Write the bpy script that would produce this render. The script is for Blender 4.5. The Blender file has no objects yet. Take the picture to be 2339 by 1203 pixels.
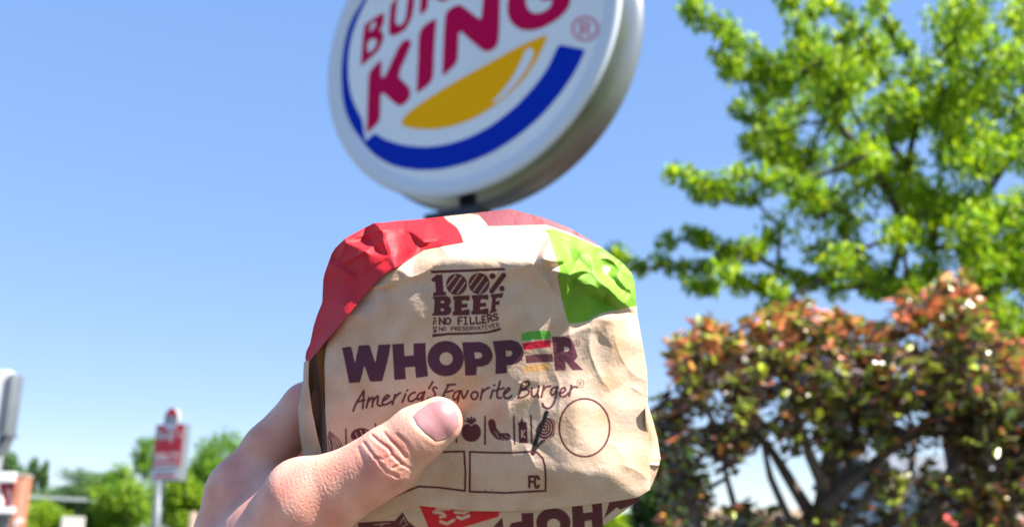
import bpy, bmesh, math, random
import numpy as np
from mathutils import Vector, Matrix
from mathutils.geometry import delaunay_2d_cdt
from mathutils.bvhtree import BVHTree
R = math.radians
S = bpy.context.scene
rng = np.random.default_rng(7)

# ------------------------------------------------------------------ camera
F = 2150.0; CX, CY = 1169.5, 601.5; PITCH = R(16.2); CAMZ = 1.6
cam_d = bpy.data.cameras.new('camera'); cam = bpy.data.objects.new('camera', cam_d)
S.collection.objects.link(cam); S.camera = cam
cam.location = (0, 0, CAMZ); cam.rotation_euler = (R(90) + PITCH, 0, 0)
cam_d.sensor_width = 36.0; cam_d.lens = 36.0 * F / 2339.0
cam_d.clip_start = 0.02; cam_d.clip_end = 3000
cam_d.dof.use_dof = True; cam_d.dof.focus_distance = 0.327; cam_d.dof.aperture_fstop = 13.5
# ------------------------------------------------------------------ world, sun, exposure
SUN_EL, SUN_TOWARD = R(50), R(24)          # sun to the right, a little to the viewer's side
sd = Vector((math.cos(SUN_EL) * math.cos(SUN_TOWARD), -math.cos(SUN_EL) * math.sin(SUN_TOWARD), math.sin(SUN_EL)))
W = bpy.data.worlds.new('World'); S.world = W; W.use_nodes = True
nt = W.node_tree; sky = nt.nodes.new('ShaderNodeTexSky'); sky.sky_type = 'NISHITA'; sky.sun_disc = False
sky.sun_elevation = SUN_EL; sky.sun_rotation = math.atan2(sd.x, sd.y)
sky.air_density = 0.8; sky.dust_density = 0.1; sky.ozone_density = 3.5
bg = nt.nodes['Background']; 
gm = nt.nodes.new('ShaderNodeGamma'); gm.inputs[1].default_value = 0.27      # the phone's tone curve evens the sky out
hs = nt.nodes.new('ShaderNodeHueSaturation'); hs.inputs['Hue'].default_value = 0.518; hs.inputs['Saturation'].default_value = 2.5; hs.inputs['Value'].default_value = 1.38
nt.links.new(sky.outputs[0], gm.inputs[0]); nt.links.new(gm.outputs[0], hs.inputs['Color']); nt.links.new(hs.outputs[0], bg.inputs[0]); bg.inputs[1].default_value = 0.15
sl = bpy.data.lights.new('sun', 'SUN'); sl.energy = 5.0; sl.angle = R(0.53); sl.color = (1, 0.95, 0.87)
so = bpy.data.objects.new('sun', sl); S.collection.objects.link(so)
so.rotation_euler = sd.to_track_quat('Z', 'Y').to_euler(); so.location = (5, -2, 12)
S.view_settings.view_transform = 'Standard'; S.view_settings.look = 'None'
S.view_settings.exposure = 1.82; S.view_settings.gamma = 1

# ------------------------------------------------------------------ pixel <-> world
C0 = np.array([0, 0, CAMZ]); FW = np.array([0, math.cos(PITCH), math.sin(PITCH)])
RT = np.array([1., 0, 0]); UP = np.array([0, -math.sin(PITCH), math.cos(PITCH)])
def ray(px, py):
    px = np.asarray(px, float); py = np.asarray(py, float)
    return FW + RT * ((px - CX) / F)[..., None] + UP * ((CY - py) / F)[..., None]
def at_y(px, py, Y):                       # the point seen at a pixel, at a distance Y ahead
    d = ray(px, py); return C0 + d * (np.asarray(Y) / d[..., 1])[..., None]
def to_px(P):
    v = np.asarray(P) - C0; d = v @ FW
    return CX + F * (v @ RT) / d, CY - F * (v @ UP) / d

# ------------------------------------------------------------------ helpers
def link(o, parent=None):
    S.collection.objects.link(o)
    if parent is not None: o.parent = parent
    return o
def tag(o, label=None, cat=None, group=None, kind=None):
    for k, v in (('label', label), ('category', cat), ('group', group), ('kind', kind)):
        if v: o[k] = v
    return o
def empty(name, loc, label=None, cat=None, group=None):
    o = bpy.data.objects.new(name, None); o.empty_display_size = 0.1; link(o)
    o.location = loc; tag(o, label, cat, group); return o
def mesh_obj(name, V, Fc, mat, parent=None, smooth=False, cols=None):
    m = bpy.data.meshes.new(name)
    V = np.asarray(V, float)
    if parent is not None: V = V - np.array(parent.matrix_basis.translation)
    if isinstance(Fc, np.ndarray):
        k = Fc.shape[1]; n = len(Fc)
        m.vertices.add(len(V)); m.vertices.foreach_set('co', V.ravel())
        m.loops.add(n * k); m.loops.foreach_set('vertex_index', Fc.ravel().astype(np.int32))
        m.polygons.add(n); m.polygons.foreach_set('loop_start', np.arange(0, n * k, k, dtype=np.int32))
        m.update(calc_edges=True)
    else:
        m.from_pydata([tuple(v) for v in V], [], [list(f) for f in Fc])
    if smooth: m.polygons.foreach_set('use_smooth', np.ones(len(m.polygons), bool))
    if cols is not None:
        a = m.color_attributes.new('tint', 'FLOAT_COLOR', 'POINT')
        c = np.ones((len(V), 4)); c[:, :3] = cols; a.data.foreach_set('color', c.ravel())
    m.materials.append(mat); m.update()
    return link(bpy.data.objects.new(name, m), parent)
class MB:                                   # collects simple solids into one mesh
    def __init__(s): s.V = []; s.F = []
    def add(s, V, Fc):
        b = len(s.V); s.V += [tuple(v) for v in V]; s.F += [[i + b for i in f] for f in Fc]; return s
    def box(s, x0, x1, y0, y1, z0, z1, M=None):
        V = [(x, y, z) for z in (z0, z1) for y in (y0, y1) for x in (x0, x1)]
        if M is not None: V = [tuple(M @ Vector(v)) for v in V]
        return s.add(V, [(0, 2, 3, 1), (4, 5, 7, 6), (0, 1, 5, 4), (2, 6, 7, 3), (0, 4, 6, 2), (1, 3, 7, 5)])
    def prism(s, poly, axis_fn, d0, d1):     # poly (a,b) -> axis_fn(a,b,d)
        n = len(poly)
        V = [axis_fn(a, b, d) for d in (d0, d1) for a, b in poly]
        return s.add(V, [tuple(range(n))[::-1], tuple(range(n, 2 * n))] + [(i, (i + 1) % n, n + (i + 1) % n, n + i) for i in range(n)])
    def tube(s, P, r, n=8, cap=True):
        P = [Vector(p) for p in P]; r = r if hasattr(r, '__len__') else [r] * len(P)
        V = []; Fc = []
        for i, p in enumerate(P):
            t = (P[min(i + 1, len(P) - 1)] - P[max(i - 1, 0)]).normalized()
            a = t.cross(Vector((0.31, 0.9, 0.2))).normalized(); b = t.cross(a)
            V += [p + (a * math.cos(2 * math.pi * k / n) + b * math.sin(2 * math.pi * k / n)) * r[i] for k in range(n)]
        for i in range(len(P) - 1):
            for k in range(n): Fc.append((i * n + k, i * n + (k + 1) % n, (i + 1) * n + (k + 1) % n, (i + 1) * n + k))
        if cap: Fc += [tuple(range(n))[::-1], tuple(range((len(P) - 1) * n, len(P) * n))]
        return s.add(V, Fc)
    def build(s, name, mat, parent=None, smooth=False, bevel=0):
        o = mesh_obj(name, s.V, s.F, mat, parent, smooth)
        bm = bmesh.new(); bm.from_mesh(o.data); bmesh.ops.recalc_face_normals(bm, faces=bm.faces)
        if bevel: bmesh.ops.bevel(bm, geom=bm.edges[:], offset=bevel, segments=2, affect='EDGES', profile=0.6)
        bm.to_mesh(o.data); bm.free()
        return o

# ------------------------------------------------------------------ materials
def mat(name, col, rough=0.6, metal=0.0, noise=None, bump=None, attr=None, spec=0.5, trans=0.0, sss=0.0, coat=0.0):
    m = bpy.data.materials.new(name); m.use_nodes = True; t = m.node_tree; N = t.nodes; L = t.links
    b = N['Principled BSDF']; b.inputs['Base Color'].default_value = (*col, 1)
    b.inputs['Roughness'].default_value = rough; b.inputs['Metallic'].default_value = metal
    b.inputs['Specular IOR Level'].default_value = spec; b.inputs['Coat Weight'].default_value = coat
    src = None
    tc = N.new('ShaderNodeTexCoord')
    if attr:
        a = N.new('ShaderNodeAttribute'); a.attribute_name = attr; src = a.outputs['Color']
    if noise:                                # (scale, amount[, detail]) multiplies the colour
        n = N.new('ShaderNodeTexNoise'); n.inputs['Scale'].default_value = noise[0]; n.inputs['Detail'].default_value = 6
        L.new(tc.outputs['Object'], n.inputs['Vector'])
        r = N.new('ShaderNodeMapRange'); r.inputs['From Min'].default_value = 0.3; r.inputs['From Max'].default_value = 0.7
        r.inputs['To Min'].default_value = 1 - noise[1]; r.inputs['To Max'].default_value = 1 + noise[1] * 0.6
        L.new(n.outputs['Fac'], r.inputs['Value'])
        mx = N.new('ShaderNodeMix'); mx.data_type = 'RGBA'; mx.blend_type = 'MULTIPLY'; mx.inputs['Factor'].default_value = 1
        if src: L.new(src, mx.inputs['A'])
        else: mx.inputs['A'].default_value = (*col, 1)
        L.new(r.outputs['Result'], mx.inputs['B']); src = mx.outputs['Result']
    if src: L.new(src, b.inputs['Base Color'])
    if bump:                                 # (scale, strength, distance)
        n2 = N.new('ShaderNodeTexNoise'); n2.inputs['Scale'].default_value = bump[0]; n2.inputs['Detail'].default_value = 8
        L.new(tc.outputs['Object'], n2.inputs['Vector'])
        bp = N.new('ShaderNodeBump'); bp.inputs['Strength'].default_value = bump[1]; bp.inputs['Distance'].default_value = bump[2]
        L.new(n2.outputs['Fac'], bp.inputs['Height']); L.new(bp.outputs['Normal'], b.inputs['Normal'])
    if sss:
        b.inputs['Subsurface Weight'].default_value = 1.0; b.inputs['Subsurface Scale'].default_value = sss
        b.inputs['Subsurface Radius'].default_value = (1.0, 0.35, 0.2)
    if trans:
        tr = N.new('ShaderNodeBsdfTranslucent'); ms = N.new('ShaderNodeMixShader'); ms.inputs[0].default_value = trans
        if src: L.new(src, tr.inputs['Color'])
        else: tr.inputs['Color'].default_value = (*col, 1)
        L.new(b.outputs[0], ms.inputs[1]); L.new(tr.outputs[0], ms.inputs[2]); L.new(ms.outputs[0], N['Material Output'].inputs[0])
    return m
M = {}
M['asphalt'] = mat('asphalt', (0.06, 0.06, 0.062), 0.9, noise=(3, 0.3), bump=(60, 0.5, 0.01))
M['grass'] = mat('grass', (0.065, 0.09, 0.03), 0.9, noise=(1.5, 0.4))
M['bark'] = mat('bark', (0.055, 0.04, 0.03), 0.9, noise=(25, 0.4), bump=(60, 0.8, 0.01))
M['leaf'] = mat('leaf', (0.1, 0.2, 0.03), 0.42, attr='tint', trans=0.5, spec=0.25)
M['gloss_leaf'] = mat('gloss_leaf', (0.1, 0.1, 0.05), 0.27, attr='tint', trans=0.18, spec=0.7)
M['alu'] = mat('brushed_aluminium', (0.25, 0.265, 0.28), 0.36, 0.8, noise=(3, 0.2))
M['sign_white'] = mat('sign_white', (0.74, 0.77, 0.80), 0.35, spec=0.3, noise=(1.4, 0.06))
M['rim_white'] = mat('rim_white', (0.60, 0.64, 0.70), 0.35)
M['sign_red'] = mat('sign_red', (0.52, 0.0, 0.065), 0.6, spec=0.08)
M['sign_blue'] = mat('sign_blue', (0.0, 0.026, 0.40), 0.6, spec=0.08)
M['sign_yellow'] = mat('sign_yellow', (0.95, 0.43, 0.0), 0.6, spec=0.08, noise=(0.8, 0.05))
M['black_metal'] = mat('black_metal', (0.012, 0.012, 0.02), 0.5)
M['grey_metal'] = mat('grey_metal', (0.13, 0.145, 0.16), 0.5, 0.2, noise=(4, 0.1))
M['white_paint'] = mat('white_paint', (0.55, 0.55, 0.56), 0.5, noise=(2, 0.06))
M['red_paint'] = mat('red_paint', (0.55, 0.002, 0.022), 0.4)
M['brick'] = mat('brick', (0.42, 0.16, 0.09), 0.85, noise=(6, 0.25))
M['mortar'] = mat('mortar', (0.35, 0.3, 0.26), 0.9)
M['glass'] = mat('glass', (0.05, 0.07, 0.09), 0.06, spec=0.8)
M['roof_grey'] = mat('roof_grey', (0.12, 0.13, 0.15), 0.8, noise=(4, 0.3))
M['roof_brown'] = mat('roof_brown', (0.22, 0.15, 0.09), 0.85, noise=(5, 0.35))
M['siding'] = mat('siding', (0.36, 0.42, 0.5), 0.7)
M['wood'] = mat('wood', (0.22, 0.16, 0.12), 0.85, noise=(12, 0.3))
M['rubber'] = mat('rubber', (0.02, 0.02, 0.02), 0.8)
M['text_grey'] = mat('text_grey', (0.25, 0.26, 0.28), 0.6)

# ------------------------------------------------------------------ ground
def sheet_flat(name, x0, x1, y0, y1, z, m):
    o = mesh_obj(name, [(x0, y0, z), (x1, y0, z), (x1, y1, z), (x0, y1, z)], [(0, 1, 2, 3)], m)
    return tag(o, kind='structure')
sheet_flat('ground', -1200, 1200, -400, 2400, 0.0, M['grass'])
sheet_flat('parking_lot', -60, 1.2 - 0.3, -20, 44, 0.004, M['asphalt'])
sheet_flat('planting_strip', 0.9, 9, 2.5, 14, 0.012, mat('mulch', (0.10, 0.06, 0.04), 0.95, noise=(20, 0.5), bump=(40, 1, 0.03)))
kb = MB().box(0.78, 0.9, 2.38, 14, 0, 0.13).box(0.9, 9, 2.38, 2.5, 0, 0.13)
tag(kb.build('kerb', mat('concrete', (0.4, 0.39, 0.37), 0.85, noise=(8, 0.2))), kind='structure')

# ================================================================== round pole sign
SY = 0.519; SC = np.array([-0.345, 5.83, CAMZ + 3.36]); SR = 1.2; SDEP = 0.367
SN = np.array([-math.sin(SY), -math.cos(SY), 0]); ST = np.array([math.cos(SY), -math.sin(SY), 0]); SZ = np.array([0, 0, 1.])
def on_sign(px, py):
    d = ray(px, py); k = ((SC - C0) @ SN) / (d @ SN); P = C0 + d * k[..., None] if np.ndim(k) else C0 + d * k
    v = P - SC; return np.stack([v @ ST, v @ SZ], -1)
def sw(a, b, d): return tuple(SC + ST * a + SZ * b + SN * d)
base_s = SC - SN * SDEP * 0.27
sign = empty('restaurant_pole_sign', (base_s[0], base_s[1], 0), 'large round white sign with red letters, yellow bun and blue crescent on black pole', 'sign')
nseg = 128
th = np.linspace(0, 2 * math.pi, nseg, endpoint=False)
# drum side with rounded front lip
prof = [(1.2, 0.0), (1.2, -0.02), (1.185, -0.03), (1.185, -SDEP + 0.03), (1.2, -SDEP + 0.02), (1.2, -SDEP)]
V = []; Fc = []
for r_, d_ in prof:
    V += [sw(r_ * math.cos(a), r_ * math.sin(a), d_) for a in th]
for i in range(len(prof) - 1):
    Fc += [(i * nseg + k, i * nseg + (k + 1) % nseg, (i + 1) * nseg + (k + 1) % nseg, (i + 1) * nseg + k) for k in range(nseg)]
o = mesh_obj('drum', V, Fc, M['alu'], sign, True)
# retaining ring and domed face
prof = [(1.2, 0.0), (1.195, 0.012), (1.17, 0.02), (1.12, 0.02), (1.09, 0.012), (1.08, 0.0)]
V = []; Fc = []
for r_, d_ in prof: V += [sw(r_ * math.cos(a), r_ * math.sin(a), d_) for a in th]
for i in range(len(prof) - 1):
    Fc += [(i * nseg + k, i * nseg + (k + 1) % nseg, (i + 1) * nseg + (k + 1) % nseg, (i + 1) * nseg + k) for k in range(nseg)]
mesh_obj('face_ring', V, Fc, M['rim_white'], sign, True)
mb = MB(); mb.prism([(1.085 * math.cos(a), 1.085 * math.sin(a)) for a in th], lambda a, b, d: sw(a, b, d), -0.01, 0.0)
mb.build('face_panel', M['sign_white'], sign)
mb = MB(); mb.prism([(1.195 * math.cos(a), 1.195 * math.sin(a)) for a in th], lambda a, b, d: sw(a, b, d), -SDEP + 0.012, -SDEP + 0.002)
mb.build('rear_panel', M['sign_white'], sign)
def z1(L): return [(700 + x / 2.406, y / 2.406) for x, y in L]
def z5(L): return [(780 + x / 3.647, y / 3.647) for x, y in L]
def z6(L): return [(1060 + x / 3.645, y / 3.645) for x, y in L]
def chaikin(P, n=2, closed=True):
    P = [np.array(p, float) for p in P]
    for _ in range(n):
        Q = []
        for i in range(len(P) if closed else len(P) - 1):
            a, b = P[i], P[(i + 1) % len(P)]
            Q += [a * 0.8 + b * 0.2, a * 0.2 + b * 0.8]
        if not closed: Q = [P[0]] + Q + [P[-1]]
        P = Q
    return [tuple(p) for p in P]
def vinyl(name, poly, holes, m, d, smooth_n=2):
    """cut vinyl on the sign face: filled outline with holes, 2 mm thick"""
    loops = [chaikin(poly, smooth_n)] + [chaikin(h, smooth_n) for h in holes]
    pts = []; edges = []
    for Lp in loops:
        b = len(pts); q = on_sign(np.array([p[0] for p in Lp]), np.array([p[1] for p in Lp]))
        pts += [Vector((float(x), float(y))) for x, y in q]; edges += [(b + i, b + (i + 1) % len(Lp)) for i in range(len(Lp))]
    r = delaunay_2d_cdt(pts, edges, [], 2 if not holes else 4, 1e-5) if False else delaunay_2d_cdt(pts, edges, [], 0, 1e-5)
    vs, es, fs = r[0], r[1], r[2]
    def inside(x, y, Lq):
        c = False; n = len(Lq); j = n - 1
        for i in range(n):
            if (Lq[i][1] > y) != (Lq[j][1] > y) and x < (Lq[j][0] - Lq[i][0]) * (y - Lq[i][1]) / (Lq[j][1] - Lq[i][1]) + Lq[i][0]: c = not c
            j = i
        return c
    q = []; k = 0
    for Lp in loops: q.append([tuple(p) for p in pts[k:k + len(Lp)]]); k += len(Lp)
    keep = []
    for f in fs:
        cx = sum(vs[i].x for i in f) / len(f); cy = sum(vs[i].y for i in f) / len(f)
        if inside(cx, cy, q[0]) and not any(inside(cx, cy, h) for h in q[1:]): keep.append(tuple(f))
    n = len(vs); cnt = {}
    for f in keep:
        for i in range(len(f)):
            e = (f[i], f[(i + 1) % len(f)]); cnt[e] = 1
    Vv = [sw(v.x, v.y, d) for v in vs] + [sw(v.x, v.y, 0.0004) for v in vs]
    Ff = list(keep) + [(a, b, b + n, a + n) for (a, b) in cnt if (b, a) not in cnt]
    o = mesh_obj(name, Vv, Ff, m, sign)
    bm = bmesh.new(); bm.from_mesh(o.data); bmesh.ops.delete(bm, geom=[v for v in bm.verts if not v.link_faces], context='VERTS')
    bmesh.ops.recalc_face_normals(bm, faces=bm.faces); bm.to_mesh(o.data); bm.free()
    return o
RED, D1 = M['sign_red'], 0.003
vinyl('letter', z5([(187, 222), (215, 190), (330, 118), (350, 113), (357, 135), (352, 190), (335, 235), (318, 258), (345, 270), (352, 300), (340, 360), (310, 420), (260, 470), (165, 552), (161, 548)]),
      [z5([(240, 215), (265, 180), (287, 183), (285, 215), (262, 250), (233, 270)]), z5([(222, 350), (255, 325), (285, 325), (297, 355), (275, 405), (240, 440), (220, 435), (215, 390)])], RED, D1)
vinyl('letter', z5([(397, 275), (395, 250), (410, 45), (440, 10), (470, -30), (465, 0), (450, 150), (452, 200), (475, 218), (510, 205), (535, 160), (550, 30), (560, -60), (610, -95), (605, 40), (585, 150), (540, 240), (480, 285), (430, 300), (402, 295)]), [], RED, D1)
vinyl('letter', z5([(670, -120), (650, 134), (690, 105), (718, 70), (722, -20), (760, -40), (800, 0), (835, 17), (870, 10), (910, -25), (860, -70), (890, -130), (880, -200), (800, -205), (690, -150)]), [z5([(725, -130), (800, -165), (815, -130), (780, -85), (725, -70)])], RED, D1)
vinyl('letter', z5([(935, -60), (925, -150), (950, -240), (1040, -300), (1110, -300), (1110, -240), (1030, -240), (985, -190), (985, -120), (1020, -100), (1060, -130), (1060, -160), (1020, -150), (1020, -185), (1110, -230), (1110, -120), (1050, -50), (980, -30)]), [], RED, D1)
vinyl('letter', z5([(1150, -330), (1310, -420), (1310, -370), (1205, -310), (1205, -270), (1290, -315), (1290, -265), (1205, -220), (1205, -165), (1310, -225), (1310, -165), (1150, -80)]), [], RED, D1, 1)
vinyl('letter', z5([(1350, -450), (1490, -520), (1540, -480), (1530, -410), (1500, -370), (1560, -330), (1500, -290), (1440, -350), (1405, -335), (1405, -230), (1350, -200)]), [z5([(1405, -440), (1470, -470), (1480, -440), (1460, -400), (1405, -380)])], RED, D1)
vinyl('letter', z5([(232, 598), (325, 503), (334, 515), (330, 640), (350, 650), (372, 625), (440, 470), (490, 370), (530, 335), (565, 333), (582, 355), (570, 400), (465, 635), (540, 705), (572, 745), (574, 800), (545, 850), (500, 882), (465, 880), (342, 766), (325, 800), (322, 990), (300, 1030), (216, 1108), (211, 1100), (225, 700)]), [], RED, D1)
vinyl('letter', z5([(660, 255), (700, 205), (785, 158), (791, 165), (772, 400), (765, 640), (735, 700), (632, 777), (626, 770), (640, 500), (645, 310)]), [], RED, D1)
vinyl('letter', [(1018, 31.5), (1028, 20.6), (1044.6, 12), (1055, 13), (1095, 45), (1100, 44), (1105, -11), (1108, -50), (1142, -60), (1142, 14), (1140, 93), (1132, 110), (1115, 119), (1101, 115), (1060, 79), (1055, 72), (1048, 76), (1047, 90), (1046, 134), (1040, 149), (1012, 174), (1010.5, 172), (1015, 68)], [], RED, D1)
vinyl('letter', [(1163, -14), (1159, 16), (1160, 36), (1170, 55), (1186, 67), (1208, 71), (1236, 66), (1268, 49), (1290, 30), (1301, 14), (1304, -5), (1304, -28), (1232, -5), (1240, 4), (1261, -2), (1261, 6), (1257, 17), (1246, 26), (1230, 32), (1215, 30), (1204, 19), (1200.5, 3), (1201, -16), (1212, -45), (1245, -62), (1300, -75), (1300, -110), (1245, -105), (1190, -75)], [], RED, D1)
vinyl('bun', z1([(1312, 195), (1180, 250), (1000, 350), (800, 460), (640, 560), (560, 620), (520, 668), (530, 690), (580, 705), (680, 713), (800, 696), (920, 652), (1020, 592), (1120, 512), (1200, 430), (1260, 340), (1300, 260), (1324, 205), (1322, 197)]), [], M['sign_yellow'], 0.003, 2)
vinyl('bun_highlight', z1([(1203, 285), (1225, 265), (1245, 270), (1250, 300), (1225, 360), (1170, 440), (1110, 510), (1060, 550), (1030, 571), (1024, 562), (1080, 500), (1140, 420), (1185, 330)]), [], M['sign_white'], 0.005)
vinyl('crescent', [(940, -130), (890, -85), (850, -38), (825, 8), (807, 38), (794, 71), (785.5, 110), (781, 148), (780, 176), (783, 225), (791, 260), (805, 291), (824, 318), (838, 337), (858, 356), (895, 378), (949, 389), (1008, 387), (1066, 373), (1124, 349), (1182, 312), (1236, 266), (1282, 212), (1315, 162), (1335, 120), (1335, 115), (1331, 113), (1282, 103.5), (1277, 104), (1269, 118), (1253, 154), (1224, 195), (1178, 245), (1124, 287), (1074, 314), (1024, 330), (974, 337), (924, 333), (883, 321), (858, 306), (855, 306), (836, 323), (834, 322), (830, 292), (827, 274), (825, 270), (810, 241), (800.6, 214), (795, 178), (795, 137), (799, 104), (806, 74), (815.6, 46.6), (828, 19), (852, -28), (895, -80)], [], M['sign_blue'], D1, 2)
def ell(cx, cy, rx, ry, n=28): return [(cx + rx * math.cos(2 * math.pi * i / n), cy + ry * math.sin(2 * math.pi * i / n)) for i in range(n)]
M['sign_pink'] = mat('sign_pink', (0.62, 0.22, 0.28), 0.3)
vinyl('registered_ring', ell(1337, 66, 32, 29.5), [ell(1337, 66, 25, 23)], M['sign_pink'], D1, 0)
vinyl('registered_letter', [(1324, 82), (1324, 50), (1342, 49), (1350, 57), (1347, 65), (1342, 68), (1352, 81), (1344, 82), (1335, 70), (1332, 70), (1332, 82)], [[(1332, 55), (1340, 55), (1342, 59), (1339, 64), (1332, 64)]], M['sign_pink'], D1, 0)
# pole and the dark reader board below
pt = np.array(base_s)
bz = SC[2] - SR
MB().tube([(pt[0], pt[1], 0), (pt[0], pt[1], bz + 0.02)], 0.060, 20).build('pole', M['black_metal'], sign, True)
def sb(a0, a1, z0, z1_, d0, d1): return [(a, z) for a, z in ((a0, z0), (a1, z0), (a1, z1_), (a0, z1_))], d0, d1
for nm, a0, a1, z0, z1_, d0, d1, m_ in (('board_cabinet', -0.62, 0.62, bz - 1.25, bz - 0.52, -SDEP + 0.02, -0.02, 'black_metal'), ('board_face', -0.56, 0.56, bz - 1.18, bz - 0.58, -0.021, -0.005, 'sign_white'), ('bracket', -0.30, 0.13, bz - 0.53, float(at_y(1050, 480, base_s[1])[2]), -0.20, -0.02, 'black_metal')):
    P, q0, q1 = sb(a0, a1, z0, z1_, d0, d1); mb = MB(); mb.prism(P, lambda a, z, d: tuple(np.array([SC[0], SC[1], 0]) + ST * a + SN * d + SZ * z), q0, q1); mb.build(nm, M[m_], sign, bevel=0.008)

# ================================================================== paper canvas: print and relief
X0, Y0p, NX, NY = 640, 440, 930, 880        # canvas in photo pixels
YB = 0.345                                  # distance of the burger's front
gx, gy = np.meshgrid(np.arange(NX) + X0, np.arange(NY) + Y0p)
def tin(P):
    P = np.array(P, float)
    r = delaunay_2d_cdt([Vector((x, y)) for x, y in P[:, :2]], [], [], 0, 1e-6)
    out = np.zeros((NY, NX)); idx = [o[0] for o in r[3]]
    for f in r[2]:
        a, b, c = [P[idx[i]] for i in f]
        x0 = max(int(min(a[0], b[0], c[0])) - X0, 0); x1 = min(int(max(a[0], b[0], c[0])) - X0 + 2, NX)
        y0 = max(int(min(a[1], b[1], c[1])) - Y0p, 0); y1 = min(int(max(a[1], b[1], c[1])) - Y0p + 2, NY)
        if x1 <= x0 or y1 <= y0: continue
        X = gx[y0:y1, x0:x1]; Y = gy[y0:y1, x0:x1]
        d = (b[1] - c[1]) * (a[0] - c[0]) + (c[0] - b[0]) * (a[1] - c[1])
        if abs(d) < 1e-6: continue
        u = ((b[1] - c[1]) * (X - c[0]) + (c[0] - b[0]) * (Y - c[1])) / d
        v = ((c[1] - a[1]) * (X - c[0]) + (a[0] - c[0]) * (Y - c[1])) / d
        w = 1 - u - v; ok = (u >= -1e-4) & (v >= -1e-4) & (w >= -1e-4)
        out[y0:y1, x0:x1][ok] = (u * a[2] + v * b[2] + w * c[2])[ok]
    return out
def blur(A, s):
    k = np.exp(-0.5 * (np.arange(-int(3 * s) - 1, int(3 * s) + 2) / s) ** 2); k /= k.sum(); h = len(k) // 2
    for ax in (0, 1):
        B = np.pad(A, [(h, h) if i == ax else (0, 0) for i in range(2)], mode='edge'); o_ = np.zeros_like(A)
        for i, w in enumerate(k): o_ += w * (B[i:i + A.shape[0]] if ax == 0 else B[:, i:i + A.shape[1]])
        A = o_
    return A
OUT_TOP = [(700, 830, -19), (708, 790, -21), (733, 690, -24), (740, 640, -26), (762, 578, -26), (790, 545, -26), (850, 514, -26), (900, 507, -26), (1000, 496, -26), (1080, 487, -26), (1165, 477, -26), (1240, 497, -26), (1300, 520, -26), (1360, 555, -26), (1420, 598, -26), (1442, 622, -26), (1449, 642, -25), (1456, 720, -23), (1470, 800, -20), (1478, 850, -18), (1480, 930, -16), (1482, 1000, -15), (1484, 1060, -14), (1485, 1118, -12)]
base_pts = OUT_TOP + [(683, 930, -19), (690, 1040, -19), (688, 1150, -19), (700, 1290, -19)] + [
    (785, 720, -7), (742, 800, -8), (743, 940, -6), (752, 1050, -5), (770, 1150, -5), (845, 1190, -3), (956, 1156, -2), (1069, 1166, -2), (1219, 1165, -3), (1399, 1145, -7), (1458, 1135, -10),
    (845, 1310, -14), (1100, 1310, -16), (1400, 1250, -20), (1500, 1250, -26),
    (900, 640, -3), (980, 600, -2), (1060, 590, 0), (1150, 600, 1), (1245, 590, 2), (1330, 640, -2), (1400, 660, -9),
    (900, 560, -14), (1000, 545, -13), (1100, 535, -13), (1200, 540, -13), (1300, 570, -13), (820, 600, -14), (790, 650, -15),
    (850, 720, -3), (950, 720, 0), (1070, 700, .5), (1200, 700, -.5), (1300, 740, -2), (1400, 760, -10),
    (850, 850, -1.5), (960, 850, .5), (1070, 850, 1), (1200, 850, .8), (1300, 850, -2), (1400, 850, -11),
    (850, 980, -1.5), (950, 1000, -1), (1050, 980, 0), (1200, 980, 1), (1320, 980, 0), (1400, 960, -8), (1430, 1040, -8),
    (850, 1100, -1.5), (1000, 1090, -.5), (1150, 1080, 1), (1300, 1080, 2.5), (1400, 1085, -3),
    (640, 440, -30), (1569, 440, -30), (640, 1319, -26), (1569, 1319, -30), (640, 800, -30), (1569, 800, -30), (1000, 440, -30), (1250, 440, -30)]
Hbase = blur(tin(base_pts), 9)
TILT = 0.054                                # mm per pixel: the burger's front leans towards the viewer at the top
def tilt(py): return -(np.clip(py, 470, 1250) - 850) * TILT
def ca(L, ox, oy, s): return [(ox + x / s, oy + y / s, h) for x, y, h in L]
folds = ca([(180, 430, 3.5), (160, 520, -1.4), (405, 585, 4), (420, 640, -.6), (230, 210, 2.2), (410, 490, -1), (500, 400, 1.6), (640, 350, .4), (630, 440, 2.6), (625, 560, 1.8), (780, 660, 2.2), (890, 780, 2.2), (740, 540, -2.6), (860, 640, -2.2), (705, 860, -1.6), (690, 740, .9), (330, 800, 0), (960, 730, 1), (50, 260, .8), (110, 330, -.8), (350, 310, -.6), (880, 560, .6), (560, 1000, 0), (620, 1030, .7), (720, 1080, .6), (680, 1200, -.4)], 1200, 480, 4.01)
folds += ca([(270, 400, 1.6), (350, 200, 2), (300, 375, -1), (480, 290, 1.8), (640, 200, 2), (500, 230, -1.6), (790, 145, .8), (555, 100, 2.4), (520, 150, -.8), (660, 320, .8), (700, 415, 2.4), (690, 330, -.5), (910, 230, 2), (880, 270, -.6), (540, 400, .6), (545, 540, 1.0), (660, 530, 1.5), (770, 518, .5), (660, 562, -.5), (850, 480, .5), (430, 740, .4), (470, 860, -.3)], 680, 480, 3.165)
folds += [(1190, 650, -.9), (1160, 690, .5), (1215, 620, .3), (1350, 752, .9), (1385, 738, .7), (1400, 800, .5), (1330, 830, -.5), (1370, 860, .5), (1178, 872, .5), (1200, 893, -.3), (1165, 940, .6), (1180, 1000, -.2), (1160, 1040, .5), (1210, 1050, .6), (1235, 900, .5), (1260, 870, -.4), (1280, 930, .4), (1420, 930, .4), (1440, 1000, -.5), (1435, 860, -.6), (1050, 870, -.8), (1100, 855, -.4), (980, 880, .4), (1110, 640, -.4), (1020, 600, .4), (950, 640, -.4), (780, 850, .4), (830, 900, -.2)]
far = np.array(folds)[:, :2]
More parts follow.
